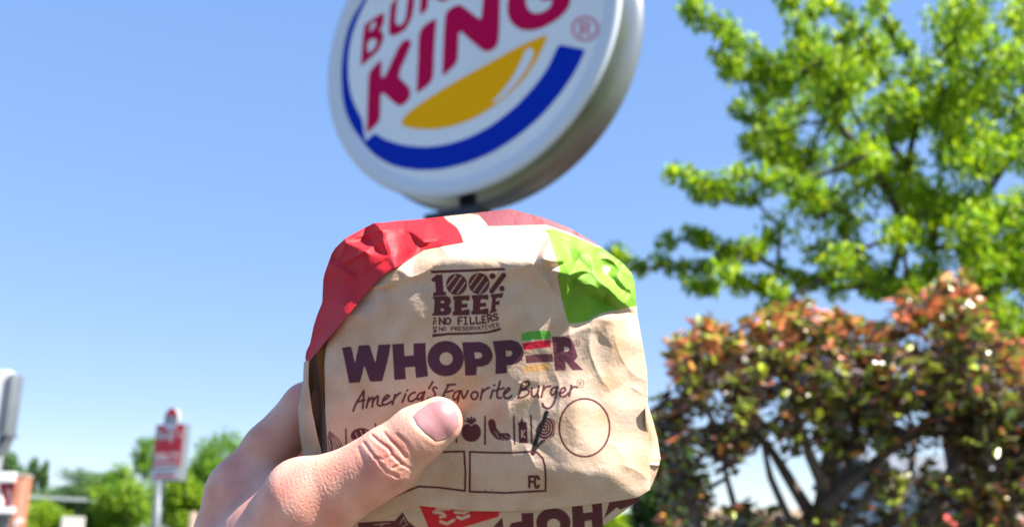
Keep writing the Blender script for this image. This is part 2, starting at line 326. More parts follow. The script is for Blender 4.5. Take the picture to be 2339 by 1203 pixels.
for y in range(Y0p, Y0p + NY + 60, 62):
    for x in range(X0, X0 + NX + 60, 62):
        x_ = min(x + (rng.uniform(-22, 22) if X0 < x < X0 + NX - 60 else 0), X0 + NX - 1) if x < X0 + NX else X0 + NX - 1
        y_ = min(y + (rng.uniform(-22, 22) if Y0p < y < Y0p + NY - 60 else 0), Y0p + NY - 1) if y < Y0p + NY else Y0p + NY - 1
        if np.min(np.hypot(far[:, 0] - x_, far[:, 1] - y_)) > 34: folds.append((x_, y_, rng.normal(0, .18)))
Hfold = blur(tin(folds), 2.6) * 1.5
wx = blur(rng.normal(0, 1, (NY, NX)), 22); wy = blur(rng.normal(0, 1, (NY, NX)), 22); wx *= 9 / wx.std(); wy *= 9 / wy.std()
_i = np.clip((gx - X0 + wx), 0, NX - 1).astype(int); _j = np.clip((gy - Y0p + wy), 0, NY - 1).astype(int)
Hfold = blur(Hfold[_j, _i], 1.2)             # bends the creases
crumple = [(x, y, rng.normal(0, .07)) for x, y in zip(rng.uniform(X0, X0 + NX, 1500), rng.uniform(Y0p, Y0p + NY, 1500))] + [(X0, Y0p, 0), (X0 + NX - 1, Y0p, 0), (X0, Y0p + NY - 1, 0), (X0 + NX - 1, Y0p + NY - 1, 0)]
Hcr = blur(tin(crumple), 1.3)
# sharp creases: (polyline, height mm, half width px)
def pd(L, X, Y):
    d = np.full(X.shape, 1e9); tt_ = np.zeros(X.shape); tot = sum(math.hypot(b[0] - a[0], b[1] - a[1]) for a, b in zip(L[:-1], L[1:])); acc = 0
    for (ax_, ay_), (bx_, by_) in zip(L[:-1], L[1:]):
        ln = math.hypot(bx_ - ax_, by_ - ay_); t = np.clip(((X - ax_) * (bx_ - ax_) + (Y - ay_) * (by_ - ay_)) / ln ** 2, 0, 1)
        q = np.hypot(X - ax_ - t * (bx_ - ax_), Y - ay_ - t * (by_ - ay_)); m_ = q < d
        d = np.where(m_, q, d); tt_ = np.where(m_, (acc + t * ln) / tot, tt_); acc += ln
    return d, tt_
SHARP = [([(787, 715), (790, 800), (784, 900), (790, 1000)], .55, 12), ([(745, 800), (768, 840), (772, 930)], .4, 9), ([(1165, 905), (1158, 960), (1172, 1030), (1160, 1060)], .6, 11), ([(1200, 1020), (1215, 1050), (1228, 1075)], .6, 8), ([(1235, 850), (1228, 900), (1236, 960)], .5, 10), ([(1262, 840), (1280, 880), (1276, 950)], .5, 11),
         ([(1050, 868), (1090, 856), (1150, 828)], .7, 12), ([(1180, 873), (1200, 880)], 1.0, 6), ([(1190, 655), (1160, 700), (1145, 760)], .6, 14), ([(1215, 690), (1228, 740), (1240, 780)], .5, 12), ([(1295, 700), (1300, 760), (1312, 830)], .5, 13), ([(1400, 730), (1410, 800), (1440, 850), (1476, 870)], 1.0, 16), ([(1350, 755), (1345, 800), (1370, 860), (1400, 900)], .9, 14), ([(1440, 880), (1470, 900)], .6, 8),
         ([(1416, 1060), (1450, 1070), (1484, 1095)], .9, 14), ([(1380, 1000), (1420, 1030), (1440, 1080)], .5, 14), ([(1062, 930), (1100, 905), (1130, 900)], .5, 9), ([(1066, 968), (1110, 980)], .4, 8), ([(1035, 905), (1050, 870)], .4, 8), ([(960, 1130), (1000, 1140), (1030, 1155)], .5, 10), ([(975, 1120), (985, 1155)], .6, 10), ([(1050, 1125), (1062, 1160)], .6, 10),
         ([(905, 640), (960, 628), (990, 605)], .7, 10), ([(850, 655), (885, 652), (925, 645)], 1.0, 7), ([(820, 700), (870, 690), (930, 700)], .4, 12), ([(1080, 620), (1130, 630), (1185, 615), (1245, 588)], .7, 12), ([(1120, 560), (1150, 590), (1200, 600)], .5, 12), ([(1000, 560), (1040, 590)], .5, 10),
         ([(1257, 532), (1275, 575), (1301, 626)], 1.6, 11), ([(1255, 530), (1310, 545), (1362, 567)], .9, 9), ([(1301, 626), (1325, 582), (1360, 567)], 1.1, 9), ([(1357, 590), (1356, 620), (1394, 645), (1422, 674)], 2.0, 9), ([(1357, 590), (1395, 590), (1420, 620), (1447, 633)], 1.5, 9), ([(1422, 674), (1438, 655), (1447, 690)], 1.2, 7), ([(1376, 694), (1388, 665)], -1.2, 7), ([(1310, 650), (1360, 650), (1376, 690)], .7, 10), ([(1447, 660), (1430, 690), (1400, 720)], .6, 10),
         ([(765, 606), (800, 592), (840, 570), (882, 543)], 1.8, 11), ([(790, 543), (785, 570), (768, 604)], 1.4, 9), ([(790, 545), (840, 535), (885, 522), (930, 527)], 1.3, 9), ([(855, 512), (868, 520), (860, 528)], 1.2, 7), ([(901, 611), (897, 585), (882, 545)], 1.3, 9), ([(967, 553), (955, 565), (930, 575)], 1.2, 7), ([(850, 606), (880, 590), (893, 580)], .7, 9), ([(735, 690), (770, 660), (800, 630)], .7, 12), ([(712, 770), (735, 740), (760, 720)], .7, 10), ([(745, 640), (775, 640), (800, 620)], .6, 10)]
Hsh = np.zeros(gx.shape)
for L_, a_, w_ in SHARP:
    A_ = np.array(L_); m = int(6 * w_); x0, y0 = np.maximum(A_.min(0).astype(int) - m - (X0, Y0p), 0); x1, y1 = A_.max(0).astype(int) + m - (X0, Y0p)
    d_, t_ = pd(chaikin(L_, 1, False), gx[y0:y1, x0:x1], gy[y0:y1, x0:x1]); Hsh[y0:y1, x0:x1] += a_ * np.exp(-d_ / w_) * np.sin(np.clip(t_, .04, .96) * math.pi) ** .6
Hsh = blur(Hsh, 1.0)
Wl = 1 + 1.0 * np.exp(-((gx - 1355) / 85.) ** 2 - ((gy - 630) / 80.) ** 2) + .9 * np.exp(-((gx - 845) / 110.) ** 2 - ((gy - 570) / 70.) ** 2)
H = Hbase + (Hfold * .85 + Hsh) * Wl + Hcr
def samp(A, x, y):
    x = np.clip(np.asarray(x) - X0, 0, NX - 1.001); y = np.clip(np.asarray(y) - Y0p, 0, NY - 1.001)
    i = x.astype(int); j = y.astype(int); fx = x - i; fy = y - j
    if A.ndim == 3: fx = fx[..., None]; fy = fy[..., None]
    return A[j, i] * (1 - fx) * (1 - fy) + A[j, i + 1] * fx * (1 - fy) + A[j + 1, i] * (1 - fx) * fy + A[j + 1, i + 1] * fx * fy
# ---- print
SS = 2
PAPER = np.array([0.50, 0.352, 0.256]); MAROON = np.array([0.085, 0.012, 0.020]); INK = np.array([0.070, 0.014, 0.036])
GREEN = np.array([0.13, 0.28, 0.012]); REDP = np.array([0.50, 0.008, 0.016]); BLACK = np.array([0.006, 0.006, 0.008])
class Canvas:
    def __init__(s, base): s.A = np.ones((NY, NX, 3)) * base
    def put(s, x0, y0, cov, col, op=1):
        h, w = cov.shape; c = (cov * op)[..., None]; B = s.A[y0:y0 + h, x0:x0 + w]; B[...] = B * (1 - c) + np.array(col) * c
    def win(s, P, m):
        P = np.array(P); x0 = max(int(P[:, 0].min() - m) - X0, 0); x1 = min(int(P[:, 0].max() + m) + 2 - X0, NX)
        y0 = max(int(P[:, 1].min() - m) - Y0p, 0); y1 = min(int(P[:, 1].max() + m) + 2 - Y0p, NY)
        return x0, y0, x1, y1
    def poly(s, P, col, holes=(), op=1, sm=0):
        if sm: P = chaikin(P, sm); holes = [chaikin(h, sm) for h in holes]
        x0, y0, x1, y1 = s.win(P, 2)
        if x1 <= x0 or y1 <= y0: return
        X, Y = np.meshgrid(np.arange((x1 - x0) * 3) / 3 + x0 + X0 - 1 / 3, np.arange((y1 - y0) * 3) / 3 + y0 + Y0p - 1 / 3)
        c = np.zeros(X.shape, bool)
        for Lp in [P] + list(holes):
            n = len(Lp)
            for i in range(n):
                (ax, ay), (bx, by) = Lp[i], Lp[(i + 1) % n]
                if ay == by: continue
                c ^= ((ay > Y) != (by > Y)) & (X < (bx - ax) * (Y - ay) / (by - ay) + ax)
        s.put(x0, y0, c.reshape(y1 - y0, 3, x1 - x0, 3).mean((1, 3)), col, op)
    def line(s, P, w, col, op=1, sm=0, rough=0):
        if sm: P = chaikin(P, sm, False)
        x0, y0, x1, y1 = s.win(P, w)
        if x1 <= x0 or y1 <= y0: return
        X = gx[y0:y1, x0:x1].astype(float); Y = gy[y0:y1, x0:x1].astype(float); d = np.full(X.shape, 1e9)
        for (ax, ay), (bx, by) in zip(P[:-1], P[1:]):
            L2 = (bx - ax) ** 2 + (by - ay) ** 2 + 1e-9; t = np.clip(((X - ax) * (bx - ax) + (Y - ay) * (by - ay)) / L2, 0, 1)
            d = np.minimum(d, np.hypot(X - ax - t * (bx - ax), Y - ay - t * (by - ay)))
        if rough: d = d + rng.normal(0, rough, d.shape)
        s.put(x0, y0, np.clip(w / 2 - d + 0.5, 0, 1), col, op)
front = Canvas(PAPER)
def T(L, ox, oy, s): return [(ox + p[0] / s, oy + p[1] / s) for p in L]
a1 = lambda L: T(L, 970, 600, 6.685)
a2 = lambda L: T(L, 770, 740, 5.467)
a3 = lambda L: T(L, 1050, 740, 5.467)
a4 = lambda L: T(L, 1040, 920, 5.23)
a6 = lambda L: T(L, 670, 780, 4.296)
# colour patches
front.poly(T([(1060, 110), (1080, 97), (1150, 108), (1190, 150), (1210, 178), (1560, 168), (1700, 215), (1880, 300), (1900, 100), (1240, 20)], 660, 450, 2.658), np.array([0.20, 0.045, 0.055]), sm=0)
front.poly(T([(170, 185), (250, 170), (450, 240), (650, 330), (830, 380), (1060, 600), (1060, 868), (990, 880), (800, 920), (690, 945), (580, 1010), (490, 1030), (400, 1035), (380, 990), (330, 800), (300, 650), (292, 600), (320, 545), (290, 470), (235, 300), (215, 215)], 1200, 480, 4.01), GREEN)
front.poly([(1022, 504), (1042, 519), (1054, 540), (1058, 553), (970, 570), (905, 612), (850, 640), (700, 700), (700, 480), (1000, 480)], REDP)
# badge
D = MAROON
front.poly(a1([(95, 118), (1225, 78), (1230, 115), (100, 163)]), D)
front.poly(a1([(95, 255), (180, 178), (272, 180), (290, 440), (328, 442), (328, 495), (130, 512), (128, 460), (170, 440), (158, 285), (130, 295)]), D)
for c_, st in (((487, 328), [((475, 190), (350, 350)), ((560, 220), (405, 440)), ((620, 300), (500, 465))]), ((830, 318), [((810, 175), (690, 345)), ((900, 215), (745, 425)), ((960, 295), (838, 465))])):
    front.poly(a1(ell(c_[0], c_[1], 161, 164)), D)
    for l in st: front.line(a1(l), 2.3, PAPER)
front.poly(a1(ell(1035, 200, 48, 48)), D); front.poly(a1(ell(1180, 393, 44, 44)), D); front.line(a1([(1205, 190), (1025, 430)]), 12, D)
front.poly(a1([(115, 805), (118, 770), (140, 765), (150, 560), (125, 552), (128, 515), (330, 500), (390, 530), (405, 590), (385, 640), (370, 655), (410, 690), (410, 745), (380, 785), (320, 805)]), D, [a1(ell(272, 598, 29, 18)), a1(ell(268, 715, 24, 21))])
E_ = [(425, 805), (428, 745), (450, 740), (455, 570), (432, 560), (435, 505), (690, 495), (690, 575), (635, 578), (615, 565), (570, 580), (572, 625), (620, 622), (655, 615), (655, 685), (620, 683), (565, 690), (567, 730), (620, 710), (690, 705), (690, 800)]
front.poly(a1(E_), D); front.poly(a1([(x + 284, y - 14) for x, y in E_]), D)
front.poly(a1([(990, 775), (992, 740), (1010, 735), (1030, 530), (1005, 520), (1010, 480), (1205, 455), (1195, 500), (1175, 540), (1130, 530), (1090, 545), (1088, 590), (1150, 570), (1140, 640), (1085, 645), (1082, 700), (1100, 705), (1095, 745)]), D)
front.poly(a1([(118, 1085), (360, 1065), (800, 1055), (960, 1040), (1150, 985), (1168, 1000), (1165, 1025), (1100, 1050), (950, 1080), (700, 1095), (360, 1105), (118, 1135)]), D)
GL = {'N': [[(0, 0), (0, 1)], [(0, 1), (.8, 0)], [(.8, 0), (.8, 1)]], 'O': [[(.4, 0), (.05, .2), (0, .5), (.05, .8), (.4, 1), (.75, .8), (.8, .5), (.75, .2), (.4, 0)]], 'F': [[(.1, 0), (.1, 1), (.75, 1)], [(.1, .5), (.6, .5)]],
      'I': [[(.3, 0), (.3, 1)], [(.1, 0), (.5, 0)], [(.1, 1), (.5, 1)]], 'L': [[(.1, 1), (.1, 0), (.7, 0), (.7, .15)]], 'E': [[(.7, 0), (.1, 0), (.1, 1), (.7, 1)], [(.1, .5), (.6, .5)]], 'R': [[(.1, 0), (.1, 1), (.6, 1), (.75, .75), (.6, .5), (.1, .5)], [(.4, .5), (.8, 0)]],
      'S': [[(.75, .85), (.4, 1), (.05, .8), (.2, .55), (.65, .45), (.75, .2), (.4, 0), (.05, .15)]], 'P': [[(.1, 0), (.1, 1), (.6, 1), (.75, .75), (.6, .45), (.1, .45)]], 'V': [[(0, 1), (.4, 0), (.8, 1)]], 'A': [[(0, 0), (.4, 1), (.8, 0)], [(.15, .35), (.65, .35)]],
      'T': [[(.4, 0), (.4, 1)], [(0, 1), (.8, 1)]], 'W': [[(0, 1), (.2, 0), (.4, .8), (.6, 0), (.8, 1)]], 'H': [[(0, 0), (0, 1)], [(.8, 0), (.8, 1)], [(0, .5), (.8, .5)]], 'Q': [[(.4, 0), (.05, .2), (0, .5), (.05, .8), (.4, 1), (.75, .8), (.8, .5), (.75, .2), (.4, 0)], [(.5, .3), (.85, -.05)]], 'U': [[(0, 1), (0, .3), (.2, 0), (.6, 0), (.8, .3), (.8, 1)]], 'Y': [[(0, 1), (.4, .5), (.8, 1)], [(.4, .5), (.4, 0)]], ' ': []}
def row(txt, base, hgt, w, col, tr):         # base: polyline of the baseline, letters spread evenly along it
    b = np.array(base, float); sg = np.r_[0, np.cumsum(np.hypot(*np.diff(b, axis=0).T))]; L = sg[-1]; adv = L / len(txt)
    for i, ch in enumerate(txt):
        for st in GL[ch]:
            P = []
            for u, v in st:
                q = (i + u * 0.98) * adv; x = np.interp(q, sg, b[:, 0]); y = np.interp(q, sg, b[:, 1])
                k = np.searchsorted(sg, q, side='right') - 1; k = min(max(k, 0), len(b) - 2); t = (b[k + 1] - b[k]) / (sg[k + 1] - sg[k])
                hh = np.interp(q, sg, hgt) if hasattr(hgt, '__len__') else hgt
                P.append((x + t[1] * v * hh, y - t[0] * v * hh))
            front.line(tr(P), w, col)
row('NO FILLERS', [(228, 940), (640, 935), (900, 918), (1150, 862)], [100, 105, 100, 100], 4.3, D, a1)
row('NO PRESERVATIVES', [(225, 1035), (640, 1030), (900, 1018), (1150, 962)], 54, 2.4, D, a1)
row('WITH', [(180, 1060), (180, 830)], 46, 2.6, D, a1)
# big word
K = INK
front.poly(a2([(62, 292), (165, 277), (180, 290), (222, 480), (270, 265), (400, 257), (412, 280), (478, 480), (515, 257), (670, 248), (640, 420), (565, 710), (420, 717), (405, 700), (342, 520), (285, 725), (150, 735)]), K)
front.poly(a2([(686, 250), (835, 240), (842, 395), (955, 388), (952, 240), (1105, 232), (1110, 400), (1137, 650), (985, 670), (972, 530), (850, 538), (860, 685), (715, 695), (700, 450)]), K)
front.poly(a2(ell(1355, 428, 228, 222, 40)), K, [a2(ell(1362, 430, 82, 80))])
front.poly(a3([(28, 225), (250, 218), (330, 245), (385, 300), (415, 380), (405, 440), (360, 500), (290, 528), (215, 532), (210, 635), (70, 642), (62, 500)]), K, [a3([(185, 350), (260, 352), (285, 385), (265, 420), (195, 432)])])
front.poly(a3([(412, 212), (640, 193), (730, 220), (785, 290), (800, 370), (780, 440), (720, 490), (650, 508), (588, 512), (592, 610), (445, 622), (450, 400)]), K, [a3([(575, 330), (640, 330), (660, 360), (640, 395), (580, 402)])])
front.poly(a3([(770, 120), (850, 90), (1000, 78), (1100, 82), (1135, 110), (1140, 160), (1120, 185), (960, 190), (770, 212)]), np.array([0.09, 0.30, 0.035]))
front.poly(a3([(775, 238), (950, 210), (1135, 190), (1138, 285), (960, 305), (805, 328)]), np.array([0.5, 0.006, 0.03]))
front.poly(a3([(822, 390), (990, 372), (1160, 370), (1165, 470), (1000, 478), (828, 488)]), np.array([0.12, 0.03, 0.045]))
front.poly(a3([(780, 540), (900, 500), (1110, 485), (1110, 560), (950, 590), (800, 600)]), np.array([0.62, 0.30, 0.07]), op=.75, sm=2)
front.poly(a3([(1150, 155), (1300, 150), (1390, 180), (1420, 240), (1440, 300), (1475, 400), (1440, 450), (1430, 460), (1547, 570), (1410, 575), (1320, 462), (1325, 578), (1190, 580), (1175, 400)]), np.array([0.11, 0.024, 0.045]), [a3([(1300, 285), (1350, 280), (1370, 310), (1350, 340), (1305, 345)])])
for c_, r_ in (((1464, 235), 32), ((1507, 740), 42)):
    front.line(a3(ell(c_[0], c_[1], r_, r_ * 1.25) + [(c_[0] + r_, c_[1])]), 1.8, D)
    k_ = r_ / 32.
    front.line(a3([(c_[0] - 9 * k_, c_[1] + 18 * k_), (c_[0] - 9 * k_, c_[1] - 18 * k_), (c_[0] + 8 * k_, c_[1] - 16 * k_), (c_[0] + 8 * k_, c_[1]), (c_[0] - 8 * k_, c_[1] + 2), (c_[0] + 11 * k_, c_[1] + 18 * k_)]), 1.5, D)
# handwriting
HW2 = [[(200, 1080), (250, 960), (335, 830)], [(335, 830), (330, 930), (320, 1050)], [(245, 972), (345, 942)], [(365, 1040), (395, 915)], [(385, 970), (440, 905), (452, 930), (438, 1030)], [(442, 970), (500, 890), (515, 910), (500, 1000), (530, 1020), (560, 1010)],
       [(570, 960), (640, 915), (655, 890), (620, 880), (580, 930), (560, 980), (580, 1010), (640, 990), (680, 960)], [(690, 1000), (725, 880)], [(710, 930), (750, 880), (790, 855)], [(815, 970), (855, 870)], [(875, 828), (881, 822)], [(975, 850), (930, 860), (890, 910), (890, 955), (930, 965), (990, 925)],
       [(1085, 850), (1030, 860), (995, 910), (1010, 945), (1050, 920), (1095, 840)], [(1095, 840), (1075, 900), (1060, 965)], [(1195, 720), (1145, 800)], [(1245, 795), (1215, 780), (1190, 810), (1225, 860), (1220, 900), (1180, 920), (1135, 925)], [(1320, 910), (1355, 820), (1400, 755)], [(1375, 757), (1475, 750)], [(1345, 850), (1450, 825)],
       [(1520, 830), (1470, 850), (1445, 910), (1465, 950), (1500, 920), (1540, 830)], [(1540, 830), (1520, 900), (1505, 975)]]
HW3 = [[(20, 830), (45, 945), (105, 830)], [(185, 840), (150, 860), (140, 900), (165, 940), (205, 930), (232, 880), (215, 845), (185, 840)], [(260, 940), (285, 810)], [(275, 860), (320, 810), (370, 790)], [(385, 920), (415, 820)], [(428, 763), (434, 757)], [(505, 710), (460, 880), (480, 925), (520, 915)], [(440, 830), (550, 795)],
       [(560, 870), (625, 820), (620, 790), (580, 810), (545, 870), (560, 920), (610, 925), (650, 890)], [(780, 735), (730, 915)], [(775, 735), (850, 710), (875, 740), (850, 780), (775, 815)], [(775, 815), (870, 820), (860, 870), (800, 910), (730, 920)], [(900, 800), (895, 890), (930, 910), (975, 860), (990, 770)], [(990, 770), (975, 880), (985, 910)],
       [(1020, 910), (1050, 770)], [(1040, 830), (1080, 780), (1135, 770)], [(1215, 790), (1160, 790), (1130, 850), (1150, 890), (1195, 860), (1220, 780)], [(1220, 780), (1195, 940), (1150, 1030), (1100, 1055), (1050, 1035), (1035, 990)], [(1255, 870), (1320, 830), (1315, 790), (1275, 800), (1245, 860), (1265, 905), (1310, 905), (1360, 860)], [(1365, 900), (1395, 760)], [(1385, 820), (1425, 775), (1465, 790)]]
for s_ in HW2: front.line(a2(s_), 5.0, D, sm=2)
for s_ in HW3: front.line(a3(s_), 5.0, D, sm=2)
# icons, boxes, circle
front.poly(a4(ell(190, 345, 118, 118)), D)
for q in ((190, 172), (150, 183), (228, 183), (125, 210), (240, 208)): front.line(a4([(188, 232), q]), 5, D)
front.line(a4([(110, 250), (150, 238), (188, 268), (230, 238), (268, 252)]), 1.4, PAPER)
for l in ([(355, 160), (355, 485)], [(698, 160), (708, 485)], [(902, 150), (915, 480)], [(12, 400), (14, 465)]): front.line(a4(l), 4.6, D, rough=.25)
front.line(a4([(435, 235), (450, 320), (520, 400), (615, 400)]), 17, D, sm=2)
for q in ((470, 340), (490, 370), (510, 395), (535, 430), (560, 415), (590, 430), (600, 385), (620, 400), (500, 350)): front.line(a4([q, (q[0] + 6, q[1] + 14)]), 1.6, PAPER, .8)
front.poly(a4([(745, 235), (775, 222), (795, 158), (815, 222), (855, 225), (865, 480), (760, 480), (755, 270)]), D)
front.line(a4([(795, 325), (793, 410)]), 2.8, PAPER); front.line(a4([(830, 325), (797, 370), (835, 410)]), 2.8, PAPER)
front.poly(a4([(1120, 170), (1165, 195), (1195, 240), (1192, 370), (1150, 415), (1080, 438), (1010, 415), (960, 370), (965, 300), (1010, 230), (1060, 190)]), D, sm=1)
for r_ in (22, 52, 85, 118): front.line(a4([(1065 + r_ * 1.0 * math.cos(t), 295 + r_ * 1.15 * math.sin(t)) for t in np.linspace(-1.4, 2.6 if r_ > 60 else 4.9, 22)]), 1.6, PAPER, .85)
front.line(a4([(1088, 112), (1040, 250), (985, 380), (940, 520), (925, 600)]), 10, BLACK, rough=.4); front.line(a4([(1060, 445), (1000, 490), (945, 580)]), 5.5, BLACK, rough=.9)
front.line(ell(1335, 976, 57.5, 66, 60) + [(1392.5, 976)], 4.6, D)
front.line(a4([(175, 580), (420, 590), (690, 592), (900, 578), (980, 590), (1045, 660), (1072, 760), (1080, 900), (1078, 1045), (600, 1070), (172, 1055), (175, 580)]), 5, D)
front.line([(905, 1034), (1060, 1030), (1063, 1075), (1062, 1120), (1000, 1112), (956, 1110), (900, 1132)], 5, D)
for l in ([(885, 1000), (885, 875), (930, 875)], [(885, 938), (918, 938)], [(998, 905), (985, 875), (962, 872), (947, 935), (960, 1003), (985, 1005), (996, 980)]): front.line(a4(l), 6.2, D)
for q in ((350, 1038), (360, 1040), (420, 1030), (450, 1034), (650, 1022)): front.line(a4([q, (q[0] + 10, q[1] + 3)]), 1.6, BLACK, .6)
for l in ([(355, 880), (340, 940), (350, 1020), (368, 1115)], [(355, 880), (370, 960), (385, 1040), (395, 1115)], [(355, 880), (430, 940), (478, 1010), (430, 1062), (400, 1010), (372, 960)], [(365, 915), (410, 980), (440, 1040)], [(372, 905), (430, 970), (460, 1030)], [(352, 930), (372, 1020), (382, 1115)]): front.line(a6(l), 2.2, D)
for l in ([(515, 855), (522, 1070)], [(805, 805), (812, 890)]): front.line(a6(l), 4, D, rough=.25)
front.poly(a6(ell(668, 920, 106, 76)), D); front.line(a6([(575, 995), (620, 1030), (720, 1010)]), 8, D)
for l in ([(610, 890), (632, 945)], [(660, 868), (680, 925)], [(712, 868), (738, 915)], [(590, 955), (640, 970), (700, 950)]): front.line(a6(l), 1.6, PAPER)
front.poly(a6([(860, 840), (900, 800), (960, 780), (1020, 775), (1020, 900), (900, 900)]), D)
# faint grease marks soaked into the paper
stain = blur(np.clip(rng.normal(0, 1, (NY // 10 + 1, NX // 10 + 1)), -2, 2).repeat(10, 0).repeat(10, 1)[:NY, :NX], 16); stain = (stain - stain.mean()) / stain.std()
front.A *= (1 - 0.09 * np.clip(stain, -1, 2.2)[..., None] * np.array([0.5, 0.9, 1.5]))

# ---- sheets
def curve(P, n):
    P = np.array(P, float); d = np.r_[0, np.cumsum(np.hypot(*np.diff(P[:, :2], axis=0).T))]; t = np.linspace(0, d[-1], n)
    Q = np.stack([np.interp(t, d, P[:, k]) for k in range(P.shape[1])], 1)
    if n > 20:                               # round the corners a little
        for _ in range(max(2, n // 60)): Q[1:-1] = Q[1:-1] * .5 + (Q[:-2] + Q[2:]) * .25
    return Q
def coons(top, bot, lef, rig, nu, nv):
    t, b, l, r = curve(top, nu), curve(bot, nu), curve(lef, nv), curve(rig, nv)
    u = np.linspace(0, 1, nu)[None, :, None]; v = np.linspace(0, 1, nv)[:, None, None]
    G = (1 - v) * t[None] + v * b[None] + (1 - u) * l[:, None] + u * r[:, None]
    return G - ((1 - u) * (1 - v) * t[0] + u * (1 - v) * t[-1] + (1 - u) * v * b[0] + u * v * b[-1])
def grid_faces(nv, nu):
    i = np.arange(nv - 1)[:, None] * nu + np.arange(nu - 1)[None]; i = i.ravel()
    return np.stack([i, i + nu, i + nu + 1, i + 1], 1)
def paper_mat(name, attr):
    m = mat(name, tuple(PAPER), 0.62, attr=attr, noise=(900, 0.07), bump=(700, 0.30, 0.0006), spec=0.35)
    return m
M['paper'] = paper_mat('printed_paper', 'tint')
burger = empty('wrapped_burger', tuple(at_y(1100, 1290, YB + .03)), 'burger wrapped in printed tan paper with red and green patches, held up in hand', 'burger')
def add_sheet(name, G, hf, canvas, thick=0.0001, m=None):
    nv, nu = G.shape[:2]; px, py = G[..., 0], G[..., 1]
    P = at_y(px, py, YB - (hf + tilt(py)) / 1000.)
    cols = samp(canvas, px, py) if canvas is not None else np.ones(px.shape + (3,)) * PAPER
    o = mesh_obj(name, P.reshape(-1, 3), grid_faces(nv, nu), m or M['paper'], burger, True, cols.reshape(-1, 3))
    s = o.modifiers.new('thickness', 'SOLIDIFY'); s.thickness = thick; s.offset = -1
    return o
sil = [p[:2] for p in OUT_TOP]
G = coons(sil[4:16], [(752, 1203), (800, 1194), (845, 1190), (920, 1168), (956, 1154), (1015, 1160), (1069, 1166), (1141, 1167), (1219, 1165), (1324, 1154), (1399, 1145), (1458, 1135), (1485, 1118)],
          [(762, 578), (768, 640), (775, 700), (745, 790), (741, 830), (743, 940), (748, 1030), (752, 1203)], sil[15:], 520, 470)
hx = samp(H, G[..., 0], G[..., 1])
add_sheet('front_panel', G, hx, front.A)
# red flap folded over the upper left
red = Canvas(REDP); red.A *= (1 - 0.05 * np.clip(stain, -1, 2)[..., None])
flap_bot = [(700, 832), (722, 806), (745, 778), (800, 712), (850, 652), (878, 626), (901, 612), (906, 609), (968, 569), (1000, 563), (1058, 553)]
G = coons([(700, 832), (697, 815), (700, 800), (708, 785), (716, 745), (724, 720), (736, 690), (738, 640), (741, 625), (758, 578), (766, 566), (790, 543), (830, 522), (855, 509), (880, 508), (900, 505), (960, 501), (1000, 500), (1026, 506), (1044, 520), (1054, 538), (1058, 553)], flap_bot, [(700, 832), (700, 832)], [(1058, 553), (1058, 553)], 330, 130)
v_ = np.linspace(0, 1, 130)[:, None]; u_ = np.linspace(0, 1, 330)[None]
lift = 0.35 + 4.2 * v_ ** 3 * np.clip((0.72 - u_) / 0.35, 0, 1) + 1.2 * np.exp(-((u_ - .66) / .03) ** 2) * v_ ** 2
add_sheet('red_flap', G, samp(H, G[..., 0], G[..., 1]) + lift, red.A)
# strip of folded paper left of the front panel
plain = Canvas(PAPER); plain.A *= (1 - 0.09 * np.clip(stain, -1, 2.2)[..., None] * np.array([0.5, 0.9, 1.5]))
G = coons([(694, 826), (705, 822)], [(690, 1110), (750, 1110)], [(694, 826), (692, 870), (680, 935), (684, 985), (692, 1040), (690, 1110)], [(705, 822), (704, 870), (714, 945), (724, 990), (738, 1045), (750, 1110)], 40, 220)
vv = np.linspace(0, 1, 220)[:, None]; uu = np.linspace(0, 1, 40)[None]
add_sheet('side_fold', G, -9 - 10 * (1 - uu) ** 2 + 1.2 * np.abs(((uu * 1.5 + vv * 3) % 1) - .5) + 0 * vv, plain.A)
# inner strip seen in the gap, coloured a darker brown than the paper
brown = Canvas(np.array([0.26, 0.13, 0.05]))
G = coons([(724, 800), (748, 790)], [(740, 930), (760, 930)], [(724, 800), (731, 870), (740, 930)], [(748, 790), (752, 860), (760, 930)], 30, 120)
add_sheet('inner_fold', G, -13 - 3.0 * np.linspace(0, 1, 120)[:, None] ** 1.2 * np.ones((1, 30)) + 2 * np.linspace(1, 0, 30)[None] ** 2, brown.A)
# bottom layer under the front panel with upside-down print
bottom = Canvas(PAPER)
b5 = lambda L: T(L, 800, 1090, 3.341)
bottom.poly(b5([(500, 150), (1250, 180), (1138, 262), (1132, 297), (860, 378), (700, 480), (640, 480)]), REDP)
for l in ([(640, 262), (700, 268), (722, 290), (690, 300)], [(690, 335), (740, 352), (790, 322)], [(800, 262), (870, 268), (905, 250)], [(820, 300), (850, 312), (905, 290)], [(660, 240), (760, 235)]): bottom.line(b5(l), 7, PAPER * 1.05)
bottom.poly(b5([(1160, 300), (1170, 378), (1090, 378)]), MAROON)
bottom.poly(b5([(1305, 270), (1398, 268), (1402, 470), (1250, 470), (1200, 400), (1230, 345), (1310, 330)]), MAROON)
bottom.poly(b5(ell(1550, 342, 132, 112)), MAROON, [b5(ell(1552, 358, 50, 46))])
bottom.poly(b5([(1690, 205), (1770, 195), (1780, 270), (1850, 260), (1840, 185), (1920, 180), (1932, 400), (1850, 400), (1840, 322), (1790, 332), (1790, 460), (1700, 460)]), MAROON)
bottom.poly(b5([(1985, 160), (2260, 100), (2190, 190), (2060, 245), (2035, 225), (1935, 310), (1960, 240)]), MAROON)
bottom.poly(b5([(60, 340), (340, 325), (400, 262), (440, 330), (500, 378), (520, 460), (60, 460)]), MAROON)
for l in ([(380, 350), (410, 300), (425, 345)], [(180, 360), (300, 345)], [(230, 372), (260, 350)], [(400, 372), (440, 352)]): bottom.line(b5(l), 1.6, PAPER, .8)
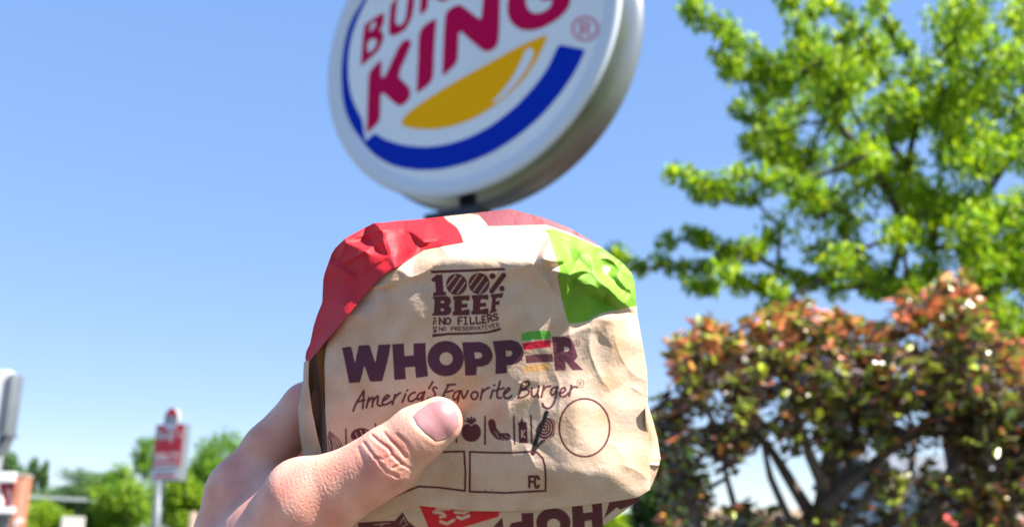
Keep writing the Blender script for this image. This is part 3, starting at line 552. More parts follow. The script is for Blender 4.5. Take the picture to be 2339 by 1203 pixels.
G = coons([(780, 1130), (1000, 1120), (1200, 1130), (1400, 1112), (1476, 1100)], [(800, 1290), (1000, 1300), (1150, 1295), (1300, 1250), (1330, 1230)], [(780, 1130), (790, 1200), (800, 1290)], [(1476, 1100), (1474, 1122), (1462, 1140), (1400, 1185), (1330, 1230)], 380, 110)
px, py = G[..., 0], G[..., 1]
add_sheet('bottom_fold', G, samp(Hbase, px, np.minimum(py, 1165)) - 2.2 + 0.9 * samp(Hfold, px, py - 200) - np.clip(py - 1180, 0, 200) * .10, bottom.A)
# folded pocket at the lower right corner
G = coons([(1474, 925), (1481, 928)], [(1474, 1112), (1487, 1112)], [(1474, 925), (1474, 1020), (1474, 1112)], [(1481, 928), (1492, 962), (1502, 1000), (1509, 1048), (1500, 1080), (1487, 1112)], 50, 200)
uu = np.linspace(0, 1, 50)[None]; vv = np.linspace(0, 1, 200)[:, None]
add_sheet('corner_fold', G, -13 - 7 * uu ** 1.5 - 3 * np.exp(-((vv - .45) / .22) ** 2) * (1 - uu) + 2.2 * np.exp(-((vv - .72) / .02) ** 2) * uu, plain.A)
# closed body behind all the sheets
bo = [(704, 832), (712, 790), (737, 690), (744, 640), (766, 580), (793, 549), (851, 519), (900, 512), (1000, 501), (1080, 492), (1165, 482), (1239, 502), (1298, 525), (1358, 560), (1416, 602), (1437, 626), (1444, 644), (1451, 720), (1464, 800), (1472, 850), (1474, 930), (1475, 1000), (1474, 1060), (1470, 1110), (1440, 1150), (1320, 1225), (1150, 1285), (950, 1285), (790, 1270), (720, 1200), (697, 1110), (694, 1040), (688, 930), (697, 860)]
bo = curve(bo + bo[:1], 361)[:-1]
cxy = np.array([1100, 880]); ns = 60
V = []
for i in range(ns + 1):                      # front
    s_ = i / ns
    q = cxy + (bo - cxy) * s_
    h = samp(Hbase, q[:, 0], q[:, 1]) - 3.5 - 26 * np.exp(-((q[:, 0] - 724) / 24) ** 2) * ((q[:, 1] > 800) & (q[:, 1] < 1120))
    h = np.where(q[:, 1] > 1150, h - np.clip(q[:, 1] - 1150, 0, 200) * .10, h)
    hr = h; V.append(at_y(q[:, 0], q[:, 1], YB - (h + tilt(q[:, 1])) / 1000))
for i in range(1, 31):                       # sides and back
    a = i / 30 * math.pi / 2; s_ = max(math.cos(a), 0.0) ** 0.55
    q = cxy + (bo - cxy) * s_
    h = hr * (1 - math.sin(a)) + (-62) * math.sin(a)
    V.append(at_y(q[:, 0], q[:, 1], YB - (h + tilt(q[:, 1])) / 1000))
nr = len(V); V = np.concatenate(V); nb = len(bo)
i = (np.arange(nr - 1)[:, None] * nb + np.arange(nb)[None]).ravel(); j = (np.arange(nr - 1)[:, None] * nb + (np.arange(nb)[None] + 1) % nb).ravel()
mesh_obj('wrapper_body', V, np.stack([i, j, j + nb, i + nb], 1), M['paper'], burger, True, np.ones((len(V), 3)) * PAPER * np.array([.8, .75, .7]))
print('burger done')

# ================================================================== hand
def hp(px, py, h): return at_y(px, py, YB - (h + float(tilt(py))) / 1000.)
def chain(L): return [(hp(a[0], a[1], a[2]), hp(b[0], b[1], b[2]), a[3] / 1000, b[3] / 1000) for a, b in zip(L[:-1], L[1:])]
thumb = chain([(1001, 962, 8.2, 8.8), (952, 993, 10.0, 9.9), (887, 1050, 10.5, 11.7), (830, 1084, 9.5, 11.6), (775, 1115, 8.0, 12.6), (705, 1158, 5.5, 16.0), (635, 1245, -4, 20), (510, 1380, -22, 22)])
index = chain([(548, 1122, -31, 11.6), (615, 1025, -36, 10.4), (702, 930, -46, 10.2), (790, 890, -66, 9.4), (930, 850, -73, 8.8), (1030, 850, -72, 7.6)])
middle = chain([(560, 1230, -44, 11.5), (640, 1110, -60, 10.4), (730, 1040, -73, 9.8), (900, 990, -76, 9.0), (1060, 980, -75, 7.8)])
ring = chain([(570, 1340, -52, 11), (650, 1240, -68, 10), (740, 1170, -76, 9.4), (900, 1120, -78, 8.6), (1040, 1110, -76, 7.5)])
little = chain([(575, 1440, -54, 10), (650, 1350, -68, 8.8), (740, 1290, -74, 8.2), (860, 1240, -76, 7.4), (960, 1225, -74, 6.6)])
palm = chain([(548, 1122, -31, 11.6), (532, 1240, -32, 13.5), (470, 1420, -34, 19)]) + chain([(560, 1230, -44, 12), (500, 1400, -42, 17)]) + chain([(570, 1340, -52, 12), (490, 1480, -46, 16)]) + chain([(575, 1440, -54, 11), (480, 1560, -46, 15)]) + chain([(610, 1235, -10, 13), (555, 1200, -28, 12)])
arm = [(hp(480, 1440, -34), hp(400, 1640, -30), .023, .0235), (hp(400, 1640, -30), np.array([-0.19, 0.20, CAMZ - .24]), .024, .034)]
palm += [(hp(684, 1120, 3), hp(706, 1126, 5), .0095, .0095)]
web = chain([(690, 1150, -3, 8.5), (625, 1130, -20, 7.5), (552, 1118, -30, 9)])
def rcone(P, a, b, ra, rb):
    ba = b - a; t = np.clip(((P - a) @ ba) / (ba @ ba), 0, 1)
    return np.linalg.norm(P - a - t[:, None] * ba, axis=1) - (ra + (rb - ra) * t)
def smin(a, b, k):
    h = np.clip(0.5 + 0.5 * (b - a) / k, 0, 1); return b * (1 - h) + a * h - k * h * (1 - h)
def group(P, L, k):
    d = rcone(P, *L[0])
    for c in L[1:]: d = smin(d, rcone(P, *c), k)
    return d
def sdf(P):
    t = group(P, thumb, .0035); m = group(P, palm + arm, .012)
    d = smin(t, group(P, web, .006), .009); d = smin(d, m, .010)
    fi = group(P, index, .003)
    for f in (middle, ring, little): fi = smin(fi, group(P, f, .003), .0025)
    return smin(d, fi, .006)
allp = np.array([p for L in (thumb, index, middle, ring, little, palm, arm) for c in L for p in c[:2]])
lo = allp.min(0) - .04; hi = allp.max(0) + .04; vs = 0.0022
n3 = np.ceil((hi - lo) / vs).astype(int)
ax = [lo[k] + vs * np.arange(n3[k]) for k in range(3)]
gxx, gyy, gzz = np.meshgrid(*ax, indexing='ij'); P = np.stack([gxx, gyy, gzz], -1).reshape(-1, 3)
val = np.concatenate([sdf(P[i:i + 400000]) for i in range(0, len(P), 400000)]).reshape(n3)
def surface_nets(v):
    neg = v < 0; nx, ny, nz = v.shape
    acc = np.zeros((nx - 1, ny - 1, nz - 1, 3)); cnt = np.zeros((nx - 1, ny - 1, nz - 1))
    for a in range(3):
        for o1 in (0, 1):
            for o2 in (0, 1):
                off = [0, 0, 0]; o_ = [k for k in range(3) if k != a]; off[o_[0]] = o1; off[o_[1]] = o2
                s0 = tuple(slice(off[k], off[k] + v.shape[k] - 1) for k in range(3)); off2 = list(off); off2[a] += 1
                s1 = tuple(slice(off2[k], off2[k] + v.shape[k] - 1) for k in range(3))
                A, B = v[s0], v[s1]; c = (A < 0) != (B < 0); t = np.where(c, A / np.where(c, A - B, 1), 0)
                for k in range(3): acc[..., k] += c * (off[k] + (t if k == a else 0))
                cnt += c
    act = cnt > 0; idx = -np.ones(act.shape, int); idx[act] = np.arange(act.sum())
    cell = np.argwhere(act); Vx = cell + acc[act] / cnt[act][:, None]
    Q = []
    for a in range(3):
        o_ = [(a + 1) % 3, (a + 2) % 3]
        sl0 = [slice(None)] * 3; sl0[a] = slice(0, -1); sl1 = [slice(None)] * 3; sl1[a] = slice(1, None)
        e = np.argwhere(neg[tuple(sl0)] != neg[tuple(sl1)])
        e = e[(e[:, o_[0]] > 0) & (e[:, o_[1]] > 0) & (e[:, o_[0]] < v.shape[o_[0]] - 1) & (e[:, o_[1]] < v.shape[o_[1]] - 1)]
        def g(d1, d2):
            q = e.copy(); q[:, o_[0]] -= d1; q[:, o_[1]] -= d2; return idx[q[:, 0], q[:, 1], q[:, 2]]
        quad = np.stack([g(0, 0), g(1, 0), g(1, 1), g(0, 1)], 1); f = neg[e[:, 0], e[:, 1], e[:, 2]]
        quad[~f] = quad[~f][:, ::-1]; Q.append(quad)
    return Vx, np.concatenate(Q)
Vh, Qh = surface_nets(val); Vh = lo + Vh * vs
bm = bmesh.new(); bv = [bm.verts.new(v) for v in Vh]; bm.verts.ensure_lookup_table()
for q in Qh: bm.faces.new([bv[i] for i in q])
def project(bm, it=2):
    P = np.array([v.co for v in bm.verts]); e = 4e-4
    for _ in range(it):
        d = sdf(P); g = np.stack([sdf(P + np.eye(3)[k] * e) - d for k in range(3)], 1) / e
        g /= np.linalg.norm(g, axis=1)[:, None] + 1e-9; P = P - g * d[:, None]
    for v, p in zip(bm.verts, P): v.co = p
    return P, g
project(bm)
for lev in range(3):                         # finer where the photograph looks
    bm.faces.ensure_lookup_table()
    c = np.array([f.calc_center_median() for f in bm.faces]); x, y = to_px(c)
    lim = (430, 1230, 1090, 840) if lev < 2 else (430, 1230, 1090, 840)
    sel = (x > lim[0]) & (x < lim[2]) & (y > lim[3]) & (y < lim[1]) & (c[:, 1] < YB + .052)
    if lev == 2: sel &= c[:, 1] < YB + .012
    es = {e for f, s_ in zip(bm.faces, sel) if s_ for e in f.edges}
    bmesh.ops.subdivide_edges(bm, edges=list(es), cuts=1, use_grid_fill=True)
    Pv, Nv = project(bm, 2)
x, y = to_px(Pv); facing = ((C0 - Pv) * Nv).sum(1) > 0
def seg_d(x, y, L):
    d = np.full(x.shape, 1e9)
    for (ax_, ay_), (bx_, by_) in zip(L[:-1], L[1:]):
        t = np.clip(((x - ax_) * (bx_ - ax_) + (y - ay_) * (by_ - ay_)) / ((bx_ - ax_) ** 2 + (by_ - ay_) ** 2), 0, 1)
        d = np.minimum(d, np.hypot(x - ax_ - t * (bx_ - ax_), y - ay_ - t * (by_ - ay_)))
    return d
z4 = lambda L: T(L, 420, 820, 3.141)
creases = [(z4([(1295, 600), (1330, 650), (1400, 740), (1450, 800), (1530, 840)]), .55, 4.5), (z4([(1350, 545), (1400, 590), (1470, 640), (1490, 680), (1530, 720), (1570, 750)]), .6, 4.5), (z4([(1440, 530), (1480, 580), (1540, 640), (1590, 700)]), .5, 4.5), (z4([(1530, 540), (1600, 600), (1650, 680), (1660, 750)]), .35, 5),
           (z4([(1370, 700), (1430, 720), (1480, 690)]), .35, 4), (z4([(1500, 780), (1560, 750), (1640, 790)]), .35, 4), (z4([(1250, 640), (1300, 760), (1400, 860), (1500, 920)]), .22, 5), (z4([(1430, 850), (1520, 890), (1600, 880)]), .3, 5)]
disp = np.zeros(len(Pv))
for L, dep, w in creases:
    w = w * .78; d = seg_d(x, y, L); dep = dep * .55; disp -= dep * np.exp(-(d / w) ** 2); disp += dep * .28 * np.exp(-((d - 2.2 * w) / (1.3 * w)) ** 2)
# fine skin lines: two crossing families, strongest behind the knuckle
rl = np.random.default_rng(3)
amp = np.exp(-(((x - 770) / 150) ** 2 + ((y - 1120) / 80) ** 2)) * .016 + .005
for _ in range(26):
    a = rl.uniform(0, math.pi); k = rl.uniform(.45, 1.0); ph = rl.uniform(0, 6.28); disp += amp * .35 * np.sin((x * math.cos(a) + y * math.sin(a)) * k + ph)
disp += .25 * np.sin(x * .013 + y * .021) * np.exp(-((x - 650) / 150) ** 2)
# nail bed
NAIL = [(940, 952), (952, 938), (978, 920), (1006, 911), (1030, 925), (1046, 948), (1049, 972), (1038, 990), (1014, 1003), (992, 1008), (970, 992), (950, 972)]
def in_poly(x, y, Lp):
    c = np.zeros(np.shape(x), bool); n = len(Lp)
    for i in range(n):
        (ax_, ay_), (bx_, by_) = Lp[i], Lp[(i + 1) % n]
        if ay_ == by_: continue
        c ^= ((ay_ > y) != (by_ > y)) & (x < (bx_ - ax_) * (y - ay_) / (by_ - ay_) + ax_)
    return c
ins = in_poly(x, y, NAIL); dn = seg_d(x, y, NAIL + NAIL[:1])
cut = seg_d(x, y, [(1000, 911), (950, 938), (940, 952), (950, 972), (970, 992), (992, 1008), (1014, 1003)])
disp += np.where(ins, -.18 * np.clip(dn / 8, 0, 1), .16 * np.exp(-((cut - 6) / 7) ** 2))
disp *= facing * (Pv[:, 1] < YB + .01)
Pd = Pv + Nv * disp[:, None] / 1000
for v, p in zip(bm.verts, Pd): v.co = p
hm = bpy.data.meshes.new('hand'); bm.to_mesh(hm); bm.free()
hm.polygons.foreach_set('use_smooth', np.ones(len(hm.polygons), bool))
# skin colour: pinker over joints and fingertips, paler between
cols = np.ones((len(Pv), 3)) * np.array([0.67, 0.35, 0.258])
def pink(cx, cy, r, k):
    global cols
    w = (k * np.exp(-((x - cx) ** 2 + (y - cy) ** 2) / r ** 2))[:, None]; cols = cols * (1 - w) + np.array([0.62, 0.215, 0.185]) * w
for a in ((1030, 960, 40, .7), (870, 1030, 45, .45), (670, 1090, 45, .5), (900, 1110, 60, .4), (530, 1100, 60, .35), (700, 890, 60, .35), (760, 1190, 60, .35), (800, 1110, 30, .12)): pink(*a)
for _ in range(14):
    a = rl.uniform(0, math.pi); k = rl.uniform(.02, .11); cols *= (1 + .028 * np.sin((x * math.cos(a) + y * math.sin(a)) * k + rl.uniform(0, 6.28)))[:, None] ** np.array([.4, 1.1, 1.2])
for L, dep, w in creases: cols *= (1 - .18 * dep * np.exp(-(seg_d(x, y, L) / w) ** 2))[:, None] ** np.array([.5, 1.2, 1.2])
ca_ = hm.color_attributes.new('tint', 'FLOAT_COLOR', 'POINT'); c4 = np.ones((len(Pv), 4)); c4[:, :3] = cols; ca_.data.foreach_set('color', c4.ravel())
M['skin'] = mat('skin', (0.66, 0.37, 0.27), 0.52, attr='tint', noise=(160, 0.10), bump=(1100, 0.30, 0.0005), sss=0.0015, spec=0.45)
hm.materials.append(M['skin'])
hand = tag(link(bpy.data.objects.new('hand', hm)), 'bare left hand gripping the wrapped burger, thumb across its front', 'hand')
# thumb nail
NT = [(942, 952), (953, 938), (978, 921), (1006, 912)]; NR = [(1006, 912), (1030, 925), (1046, 948), (1049, 971)]
NB = [(942, 952), (950, 971), (970, 991), (992, 1007)]; NBR = [(992, 1007), (1014, 1002), (1036, 990), (1049, 971)]
G = coons(NT, NBR, NB, NR, 40, 40)
d0 = ray(G[..., 0], G[..., 1]); d0 /= np.linalg.norm(d0, axis=-1)[..., None]
tt = np.full(G.shape[:2], .30)
for _ in range(40): tt = tt + sdf((C0 + d0 * tt[..., None]).reshape(-1, 3)).reshape(tt.shape) * .9
for _ in range(6):
    q = np.pad(tt, 1, mode='edge'); tt = tt * .4 + .15 * (q[:-2, 1:-1] + q[2:, 1:-1] + q[1:-1, :-2] + q[1:-1, 2:])
u = np.linspace(0, 1, 40)
edge = np.minimum(np.minimum.outer(u, u), np.minimum.outer(1 - u, 1 - u))
tt = tt - .00015 - .00025 * np.clip(edge / .25, 0, 1) + .0005 * np.exp(-np.minimum(u[None, :], 9) / .05) * 1.0 * np.ones((40, 1)) * .6
NP = C0 + d0 * tt[..., None]
nc = np.ones(G.shape[:2] + (3,)) * np.array([0.36, 0.175, 0.185])
lun = np.exp(-(((G[..., 0] - 962) / 15) ** 2 + ((G[..., 1] - 972) / 20) ** 2)); nc = nc * (1 - .6 * lun[..., None]) + np.array([0.46, 0.30, 0.32]) * .6 * lun[..., None]
nl = mesh_obj('thumbnail', NP.reshape(-1, 3), grid_faces(40, 40), mat('nail', (0.6, 0.3, 0.3), 0.42, attr='tint', spec=0.25, sss=0.001), None, True, nc.reshape(-1, 3)); nl.parent = hand
s_ = nl.modifiers.new('thickness', 'SOLIDIFY'); s_.thickness = 0.0004; s_.offset = -1
print('hand done', len(Pv))

# ================================================================== foliage
def leaf_mesh(name, P, size, width, tint, droop, seed, m, parent, fold=0.25, upb=.7):
    g = np.random.default_rng(seed); n = len(P)
    ang = g.uniform(0, 2 * math.pi, n); el = g.normal(-.2 - droop, .5, n)
    t = np.stack([np.cos(ang) * np.cos(el), np.sin(ang) * np.cos(el), np.sin(el)], 1)
    r = g.normal(size=(n, 3)) * upb + np.array([0, 0, 1.]); w = np.cross(t, r); w /= np.linalg.norm(w, axis=1)[:, None]
    nn = np.cross(t, w); L = (size * g.uniform(.65, 1.25, n))[:, None]; Wd = width / size * L
    a = P - t * L * .5; b = P + t * L * .5 - nn * L * .08; mid1 = P - t * L * .12
    v = np.stack([a, mid1 + w * Wd * .5 + nn * Wd * fold, P + t * L * .2 + w * Wd * .38 + nn * Wd * fold, b, P + t * L * .2 - w * Wd * .38 + nn * Wd * fold, mid1 - w * Wd * .5 + nn * Wd * fold], 1).reshape(-1, 3)
    i = np.arange(n)[:, None] * 6
    Fq = np.concatenate([i + np.array([[0, 1, 2, 3]]), i + np.array([[0, 3, 4, 5]])], 0)
    return mesh_obj(name, v, Fq, m, parent, False, np.repeat(tint, 6, 0))
def branches(nodes, root_path, mbk, r_root, r_tip, jit, seed):
    """joins every clump to the nearest point already joined that lies closer to the trunk"""
    g = np.random.default_rng(seed); pts = [np.array(p) for p in root_path]; par = [max(i - 1, 0) for i in range(len(pts))]
    org = pts[-1]; order = sorted(nodes, key=lambda q: np.linalg.norm(q - org))
    for q in order:
        A = np.array(pts); d = np.linalg.norm(A - q, axis=1) + .25 * np.linalg.norm(A - org, axis=1); k = int(d.argmin())
        pts.append(q); par.append(k)
    nd = np.ones(len(pts))
    for i in range(len(pts) - 1, 0, -1): nd[par[i]] += nd[i]
    rad = r_tip + (r_root - r_tip) * (nd / nd.max()) ** .5
    for i in range(1, len(pts)):
        a, b = pts[par[i]], pts[i]
        if np.linalg.norm(b - a) < 1e-4: continue
        c = (a + b) / 2 + g.normal(0, jit, 3) * np.linalg.norm(b - a)
        P = [a * (1 - t) ** 2 + 2 * c * t * (1 - t) + b * t * t for t in (0, .33, .67, 1)]
        ra, rb = min(rad[par[i]], rad[i] * 1.6), rad[i]
        mbk.tube(P, [ra, ra * .67 + rb * .33, ra * .33 + rb * .67, rb], 6, False)
def cloud(c, r, n, g):
    v = g.normal(size=(n, 3)); v /= np.linalg.norm(v, axis=1)[:, None]
    return c + v * (g.uniform(0, 1, n) ** .45)[:, None] * np.array(r)
def pick(g, n, tints, w): return np.array(tints)[g.choice(len(tints), n, p=np.array(w) / sum(w))] * g.uniform(.75, 1.2, (n, 1))

# ---- tall bright green tree
g = np.random.default_rng(11)
TD = 8.2
sprays = [[(1562, 5), (1600, 22), (1650, 62), (1700, 100), (1760, 135)], [(1645, 135), (1665, 165), (1720, 170), (1790, 165)], [(1685, 245), (1720, 285), (1765, 305)], [(1542, 385), (1580, 398), (1640, 435), (1700, 400), (1770, 405), (1850, 430)], [(1600, 440), (1650, 440), (1720, 450)],
          [(1532, 535), (1600, 545), (1660, 560), (1730, 565)], [(1400, 582), (1440, 600), (1520, 608), (1600, 610), (1680, 585), (1760, 565)], [(1592, 662), (1625, 655)], [(1650, 625), (1700, 645), (1760, 660)], [(1770, 690), (1800, 700)], [(1790, -10), (1810, 40), (1840, 90), (1900, 135)], [(1830, 20), (1870, 70), (1930, 110)], [(1990, -10), (2020, 50), (2060, 110)],
          [(1670, 100), (1700, 150), (1740, 230)], [(1900, 10), (1960, 70), (2000, 120)], [(1720, 330), (1760, 350), (1800, 380)], [(1780, 620), (1850, 640), (1920, 660)]]
clumps = []
for sp in sprays:
    Yd = TD + g.uniform(-1.2, .8)
    c = curve(sp, max(3, int(len(sp) * 1.9)))
    for q in c: clumps.append((at_y(q[0] + g.normal(0, 8), q[1] + g.normal(0, 8), Yd + g.normal(0, .12)), .11 + .04 * g.random(), 85))
core = [(1790, 130), (1850, 90), (1930, 120), (1990, 95), (2060, 110), (2110, 60), (2160, 0), (2170, -60), (2500, -60), (2500, 860), (2250, 800), (2180, 720), (2050, 660), (1960, 650), (1880, 610), (1800, 570), (1770, 500), (1800, 440), (1770, 360), (1740, 290), (1740, 200)]
gaps = [(2110, 345, 45), (2190, 420, 40), (1900, 420, 42), (2010, 520, 36), (2270, 80, 38), (2270, 540, 40), (1850, 250, 30), (1960, 300, 28), (2080, 200, 26), (2050, 600, 40), (1920, 560, 30), (2200, 640, 38), (1990, 190, 24), (2140, 130, 26), (1840, 500, 26), (2300, 660, 30), (2150, 520, 22)]
cnt = 0
while cnt < 300:
    qx, qy = g.uniform(1730, 2500), g.uniform(-60, 860)
    if not in_poly(np.array(qx), np.array(qy), core): continue
    if any(math.hypot(qx - a, qy - b) < r_ for a, b, r_ in gaps): continue
    clumps.append((at_y(qx, qy, TD + g.uniform(-1.3, 1.6)), .17 + .07 * g.random(), 140)); cnt += 1
tb = np.array([3.95, 8.4, 0.0]); tpath = [tb, tb + (0, 0, 1.3), tb + (-.05, .05, 2.4), tb + (-.02, .1, 3.3)]
tree = empty('leafy_tree', tuple(tb), 'tall bright green leafy tree behind the reddish bush', 'tree')
mbk = MB(); branches([c[0] for c in clumps], tpath, mbk, .085, .004, .10, 5); mbk.build('trunk', M['bark'], tree, True)
LP = np.concatenate([cloud(c, (r_, r_, r_ * .8), n, g) for c, r_, n in clumps])
tint = pick(g, len(LP), [(.36, .52, .008), (.22, .40, .008), (.48, .60, .012), (.10, .22, .02)], [3, 4, 2, 3.5])
o = leaf_mesh('crown', LP, .074, .030, tint, .8, 21, M['leaf'], tree)
# ---- reddish bush
g = np.random.default_rng(12)
BD = 4.0
top = [(1530, 830), (1545, 790), (1565, 762), (1620, 745), (1700, 752), (1760, 725), (1830, 695), (1900, 712), (1990, 742), (2040, 720), (2075, 680), (2110, 655), (2195, 640), (2235, 700), (2260, 740), (2330, 805), (2480, 830)]
dense = top + [(2480, 1080), (2260, 1060), (2150, 970), (2060, 930), (1990, 960), (1920, 930), (1850, 950), (1780, 930), (1720, 950), (1640, 930), (1560, 910)]
sparse = [(1500, 905), (1560, 915), (1640, 940), (1700, 1000), (1640, 1110), (1600, 1215), (1490, 1215), (1500, 1000)], [(2000, 960), (2150, 970), (2339, 1060), (2480, 1060), (2480, 1300), (1960, 1300), (1980, 1100)], [(1600, 1150), (1700, 1165), (1800, 1190), (1850, 1180), (1960, 1150), (1990, 1300), (1600, 1300)], [(1640, 930), (2000, 940), (2010, 1010), (1960, 1000), (1930, 1060), (1860, 990), (1800, 1030), (1740, 980), (1700, 1040), (1650, 1010)]
tp = np.array(top)
cl = []
bgaps = [(1850, 880, 26), (1985, 885, 26), (1760, 990, 30), (1850, 1010, 26), (1930, 1000, 22), (2090, 770, 26), (1985, 800, 20), (1660, 900, 20), (2160, 880, 20)]
while len(cl) < 300:
    qx, qy = g.uniform(1520, 2480), g.uniform(640, 1080)
    if not in_poly(np.array(qx), np.array(qy), dense) or any(math.hypot(qx - a, qy - b) < r_ for a, b, r_ in bgaps): continue
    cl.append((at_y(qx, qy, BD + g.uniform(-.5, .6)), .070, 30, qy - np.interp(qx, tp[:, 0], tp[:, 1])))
for s_, nn_ in zip(sparse, (44, 125, 60, 46)):
    k = 0
    while k < nn_:
        qx, qy = g.uniform(1480, 2480), g.uniform(900, 1300)
        if not in_poly(np.array(qx), np.array(qy), s_): continue
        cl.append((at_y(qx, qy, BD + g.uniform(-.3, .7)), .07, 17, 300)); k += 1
b0 = at_y(1862, 1300, BD); bb = np.array([b0[0], b0[1], 0.0])
bush = empty('red_leaf_bush', tuple(bb), 'dark multi-stem bush with reddish bronze new leaves beside the burger', 'bush')
mbk = MB()
limbs = [([(1858, 2000), (1866, 1300), (1872, 1210), (1888, 1110), (1900, 1020), (1905, 960)], [.10, .085, .06, .055, .045, .03]), ([(1868, 1200), (1825, 1130), (1770, 1040), (1700, 950)], [.045, .036, .028, .018]), ([(1885, 1120), (1850, 1040), (1825, 960), (1800, 890)], [.035, .03, .022, .014]), ([(1880, 1165), (1960, 1090), (2040, 1020), (2140, 950)], [.045, .034, .028, .018]),
         ([(1900, 1030), (1940, 940), (1960, 860)], [.03, .022, .014]), ([(1895, 1060), (1980, 1000), (2030, 930)], [.028, .02, .014]), ([(2060, 1400), (2110, 1203), (2180, 1060), (2230, 950)], [.05, .04, .03, .018]), ([(2330, 1500), (2300, 1230), (2318, 1060), (2300, 950)], [.05, .036, .028, .016]), ([(1640, 1400), (1600, 1210), (1555, 1080), (1530, 980)], [.04, .026, .02, .012]), ([(1880, 1190), (1935, 1080), (1950, 980)], [.03, .024, .016]), ([(2040, 1020), (2120, 985), (2200, 975)], [.02, .016, .012]), ([(1850, 1300), (1800, 1180), (1760, 1090), (1740, 1000)], [.03, .024, .02, .012]), ([(1900, 1300), (1930, 1200), (1990, 1120), (2010, 1020)], [.03, .025, .02, .012]), ([(1700, 1350), (1690, 1200), (1660, 1090), (1640, 980)], [.03, .022, .017, .01]), ([(2010, 1350), (2030, 1200), (2080, 1090), (2090, 990)], [.03, .025, .02, .012])]
tips = []
for L, r_ in limbs:
    Yd = BD + g.uniform(-.15, .2); P = []
    for q in L:
        p = at_y(q[0], q[1], Yd)
        if p[2] < 0: p = C0 + (p - C0) * (CAMZ / (CAMZ - p[2])); p[1] = Yd; p[2] = 0
        P.append(p)
    mbk.tube(P, [q * .72 for q in r_], 10); tips += [P[-1], (P[-1] + P[-2]) / 2, P[-2]]
nodes = [c[0] for c in cl if g.random() < .55]
for q in nodes:
    k = int(np.argmin([np.linalg.norm(q - t) for t in tips])); a = tips[k]
    if np.linalg.norm(q - a) < .75 and q[2] > a[2] - .08:
        c = (a + q) / 2 + g.normal(0, .05, 3); mbk.tube([a * (1 - t) ** 2 + 2 * c * t * (1 - t) + q * t * t for t in (0, .33, .67, 1)], [.009, .007, .005, .003], 5, False)
mbk.build('trunk', mat('shrub_bark', (.11, .08, .06), .9, noise=(30, .4), bump=(70, .8, .01)), bush, True)
LP = []; tint = []
for c, r_, n, dep in cl:
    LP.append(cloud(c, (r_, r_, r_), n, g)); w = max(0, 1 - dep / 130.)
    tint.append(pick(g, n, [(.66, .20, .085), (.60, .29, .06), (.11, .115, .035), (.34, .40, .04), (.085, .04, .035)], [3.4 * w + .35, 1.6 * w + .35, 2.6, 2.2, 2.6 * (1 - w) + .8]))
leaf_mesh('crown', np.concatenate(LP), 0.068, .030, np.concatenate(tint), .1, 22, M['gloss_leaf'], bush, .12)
print('near foliage done')

# ---- trees along the far street
def far_tree(px, py, rx, ry, Yd, tints, label, seed, leafy=2600, ls=.24, name='street_tree', rough_=1.0, cat='tree', grp='trees beyond the lot'):
    g = np.random.default_rng(seed); c = at_y(px, py, Yd); sc = Yd / F; RX, RY = rx * sc, ry * sc
    t = empty(name, (c[0], c[1], 0), label, cat, grp)
    n = 42; v = g.normal(size=(n, 3)); v /= np.linalg.norm(v, axis=1)[:, None]; v *= (g.uniform(.25, 1, n) ** .5)[:, None]
    cl = [c + q * np.array([RX, RX * .8, RY]) * .86 for q in v]
    mk = MB(); rp = [np.array([c[0], c[1], 0]), np.array([c[0], c[1], max(.6, c[2] - RY * .8)]), np.array([c[0], c[1], max(.9, c[2] - RY * .3)])]
    branches(cl, rp, mk, max(.09, RX * .06), .02, .06, seed); mk.build('trunk', M['bark'], t, True)
    leafy = int(leafy * 1.7)
    P = np.concatenate([cloud(q, np.array([RX, RX, RY]) * .34 * rough_, leafy // n, g) for q in cl]); P = P[P[:, 2] > .05]
    leaf_mesh('crown', P, ls, ls * .6, pick(g, len(P), tints, [1] * len(tints)), .2, seed + 50, M['leaf'], t)
YG = [(.32, .44, .02), (.24, .38, .02), (.15, .28, .02)]; MG = [(.15, .31, .03), (.10, .22, .025), (.20, .34, .03)]; DG = [(.06, .14, .035), (.045, .11, .025), (.09, .17, .04)]; GG = [(.12, .22, .06), (.08, .16, .05)]
far_tree(1515, 1120, 75, 150, 5.2, DG, 'dark green shrub between the burger and the reddish bush', 31, 1500, .055, 'garden_shrub', 1.0, 'shrub', 'shrubs beside the bush')
far_tree(1415, 1235, 70, 60, 7.5, YG, 'low bright green shrub just below the burger corner', 32, 1500, .07, 'garden_shrub', 1.0, 'shrub', 'shrubs beside the bush')
far_tree(12, 1085, 48, 55, 85, GG, 'grey green tree behind the tall grey pole at left', 1)
far_tree(74, 1085, 14, 45, 95, GG, 'thin pointed tree just right of the brick tower', 2, 900)
far_tree(100, 1090, 12, 40, 95, GG, 'thin pointed tree, second to the right of the brick tower', 3, 900)
far_tree(165, 1122, 66, 52, 90, GG, 'rounded hazy green tree above the white canopy', 4)
far_tree(112, 1195, 66, 50, 62, YG, 'yellow green tree below the white canopy', 5)
far_tree(205, 1205, 46, 46, 63, YG, 'low yellow green tree right of the box truck', 6, 1800)
far_tree(295, 1140, 82, 80, 62, MG + YG[:1], 'full round green tree left of the red pole sign', 7, 4200)
far_tree(335, 1045, 36, 50, 75, MG, 'small light tree rising behind the red pole sign', 8, 900, .26)
far_tree(425, 1150, 48, 72, 58, YG, 'bright yellow green tree behind the red sign pole', 9, 3200)
far_tree(505, 1075, 88, 88, 68, MG, 'large green tree beside the hand at left', 10, 4600)
far_tree(478, 1170, 60, 65, 64, DG, 'dark green tree low beside the wrist', 13, 3000)
far_tree(235, 1110, 46, 36, 96, GG, 'pale distant tree between the canopy and the round tree', 14, 1600)
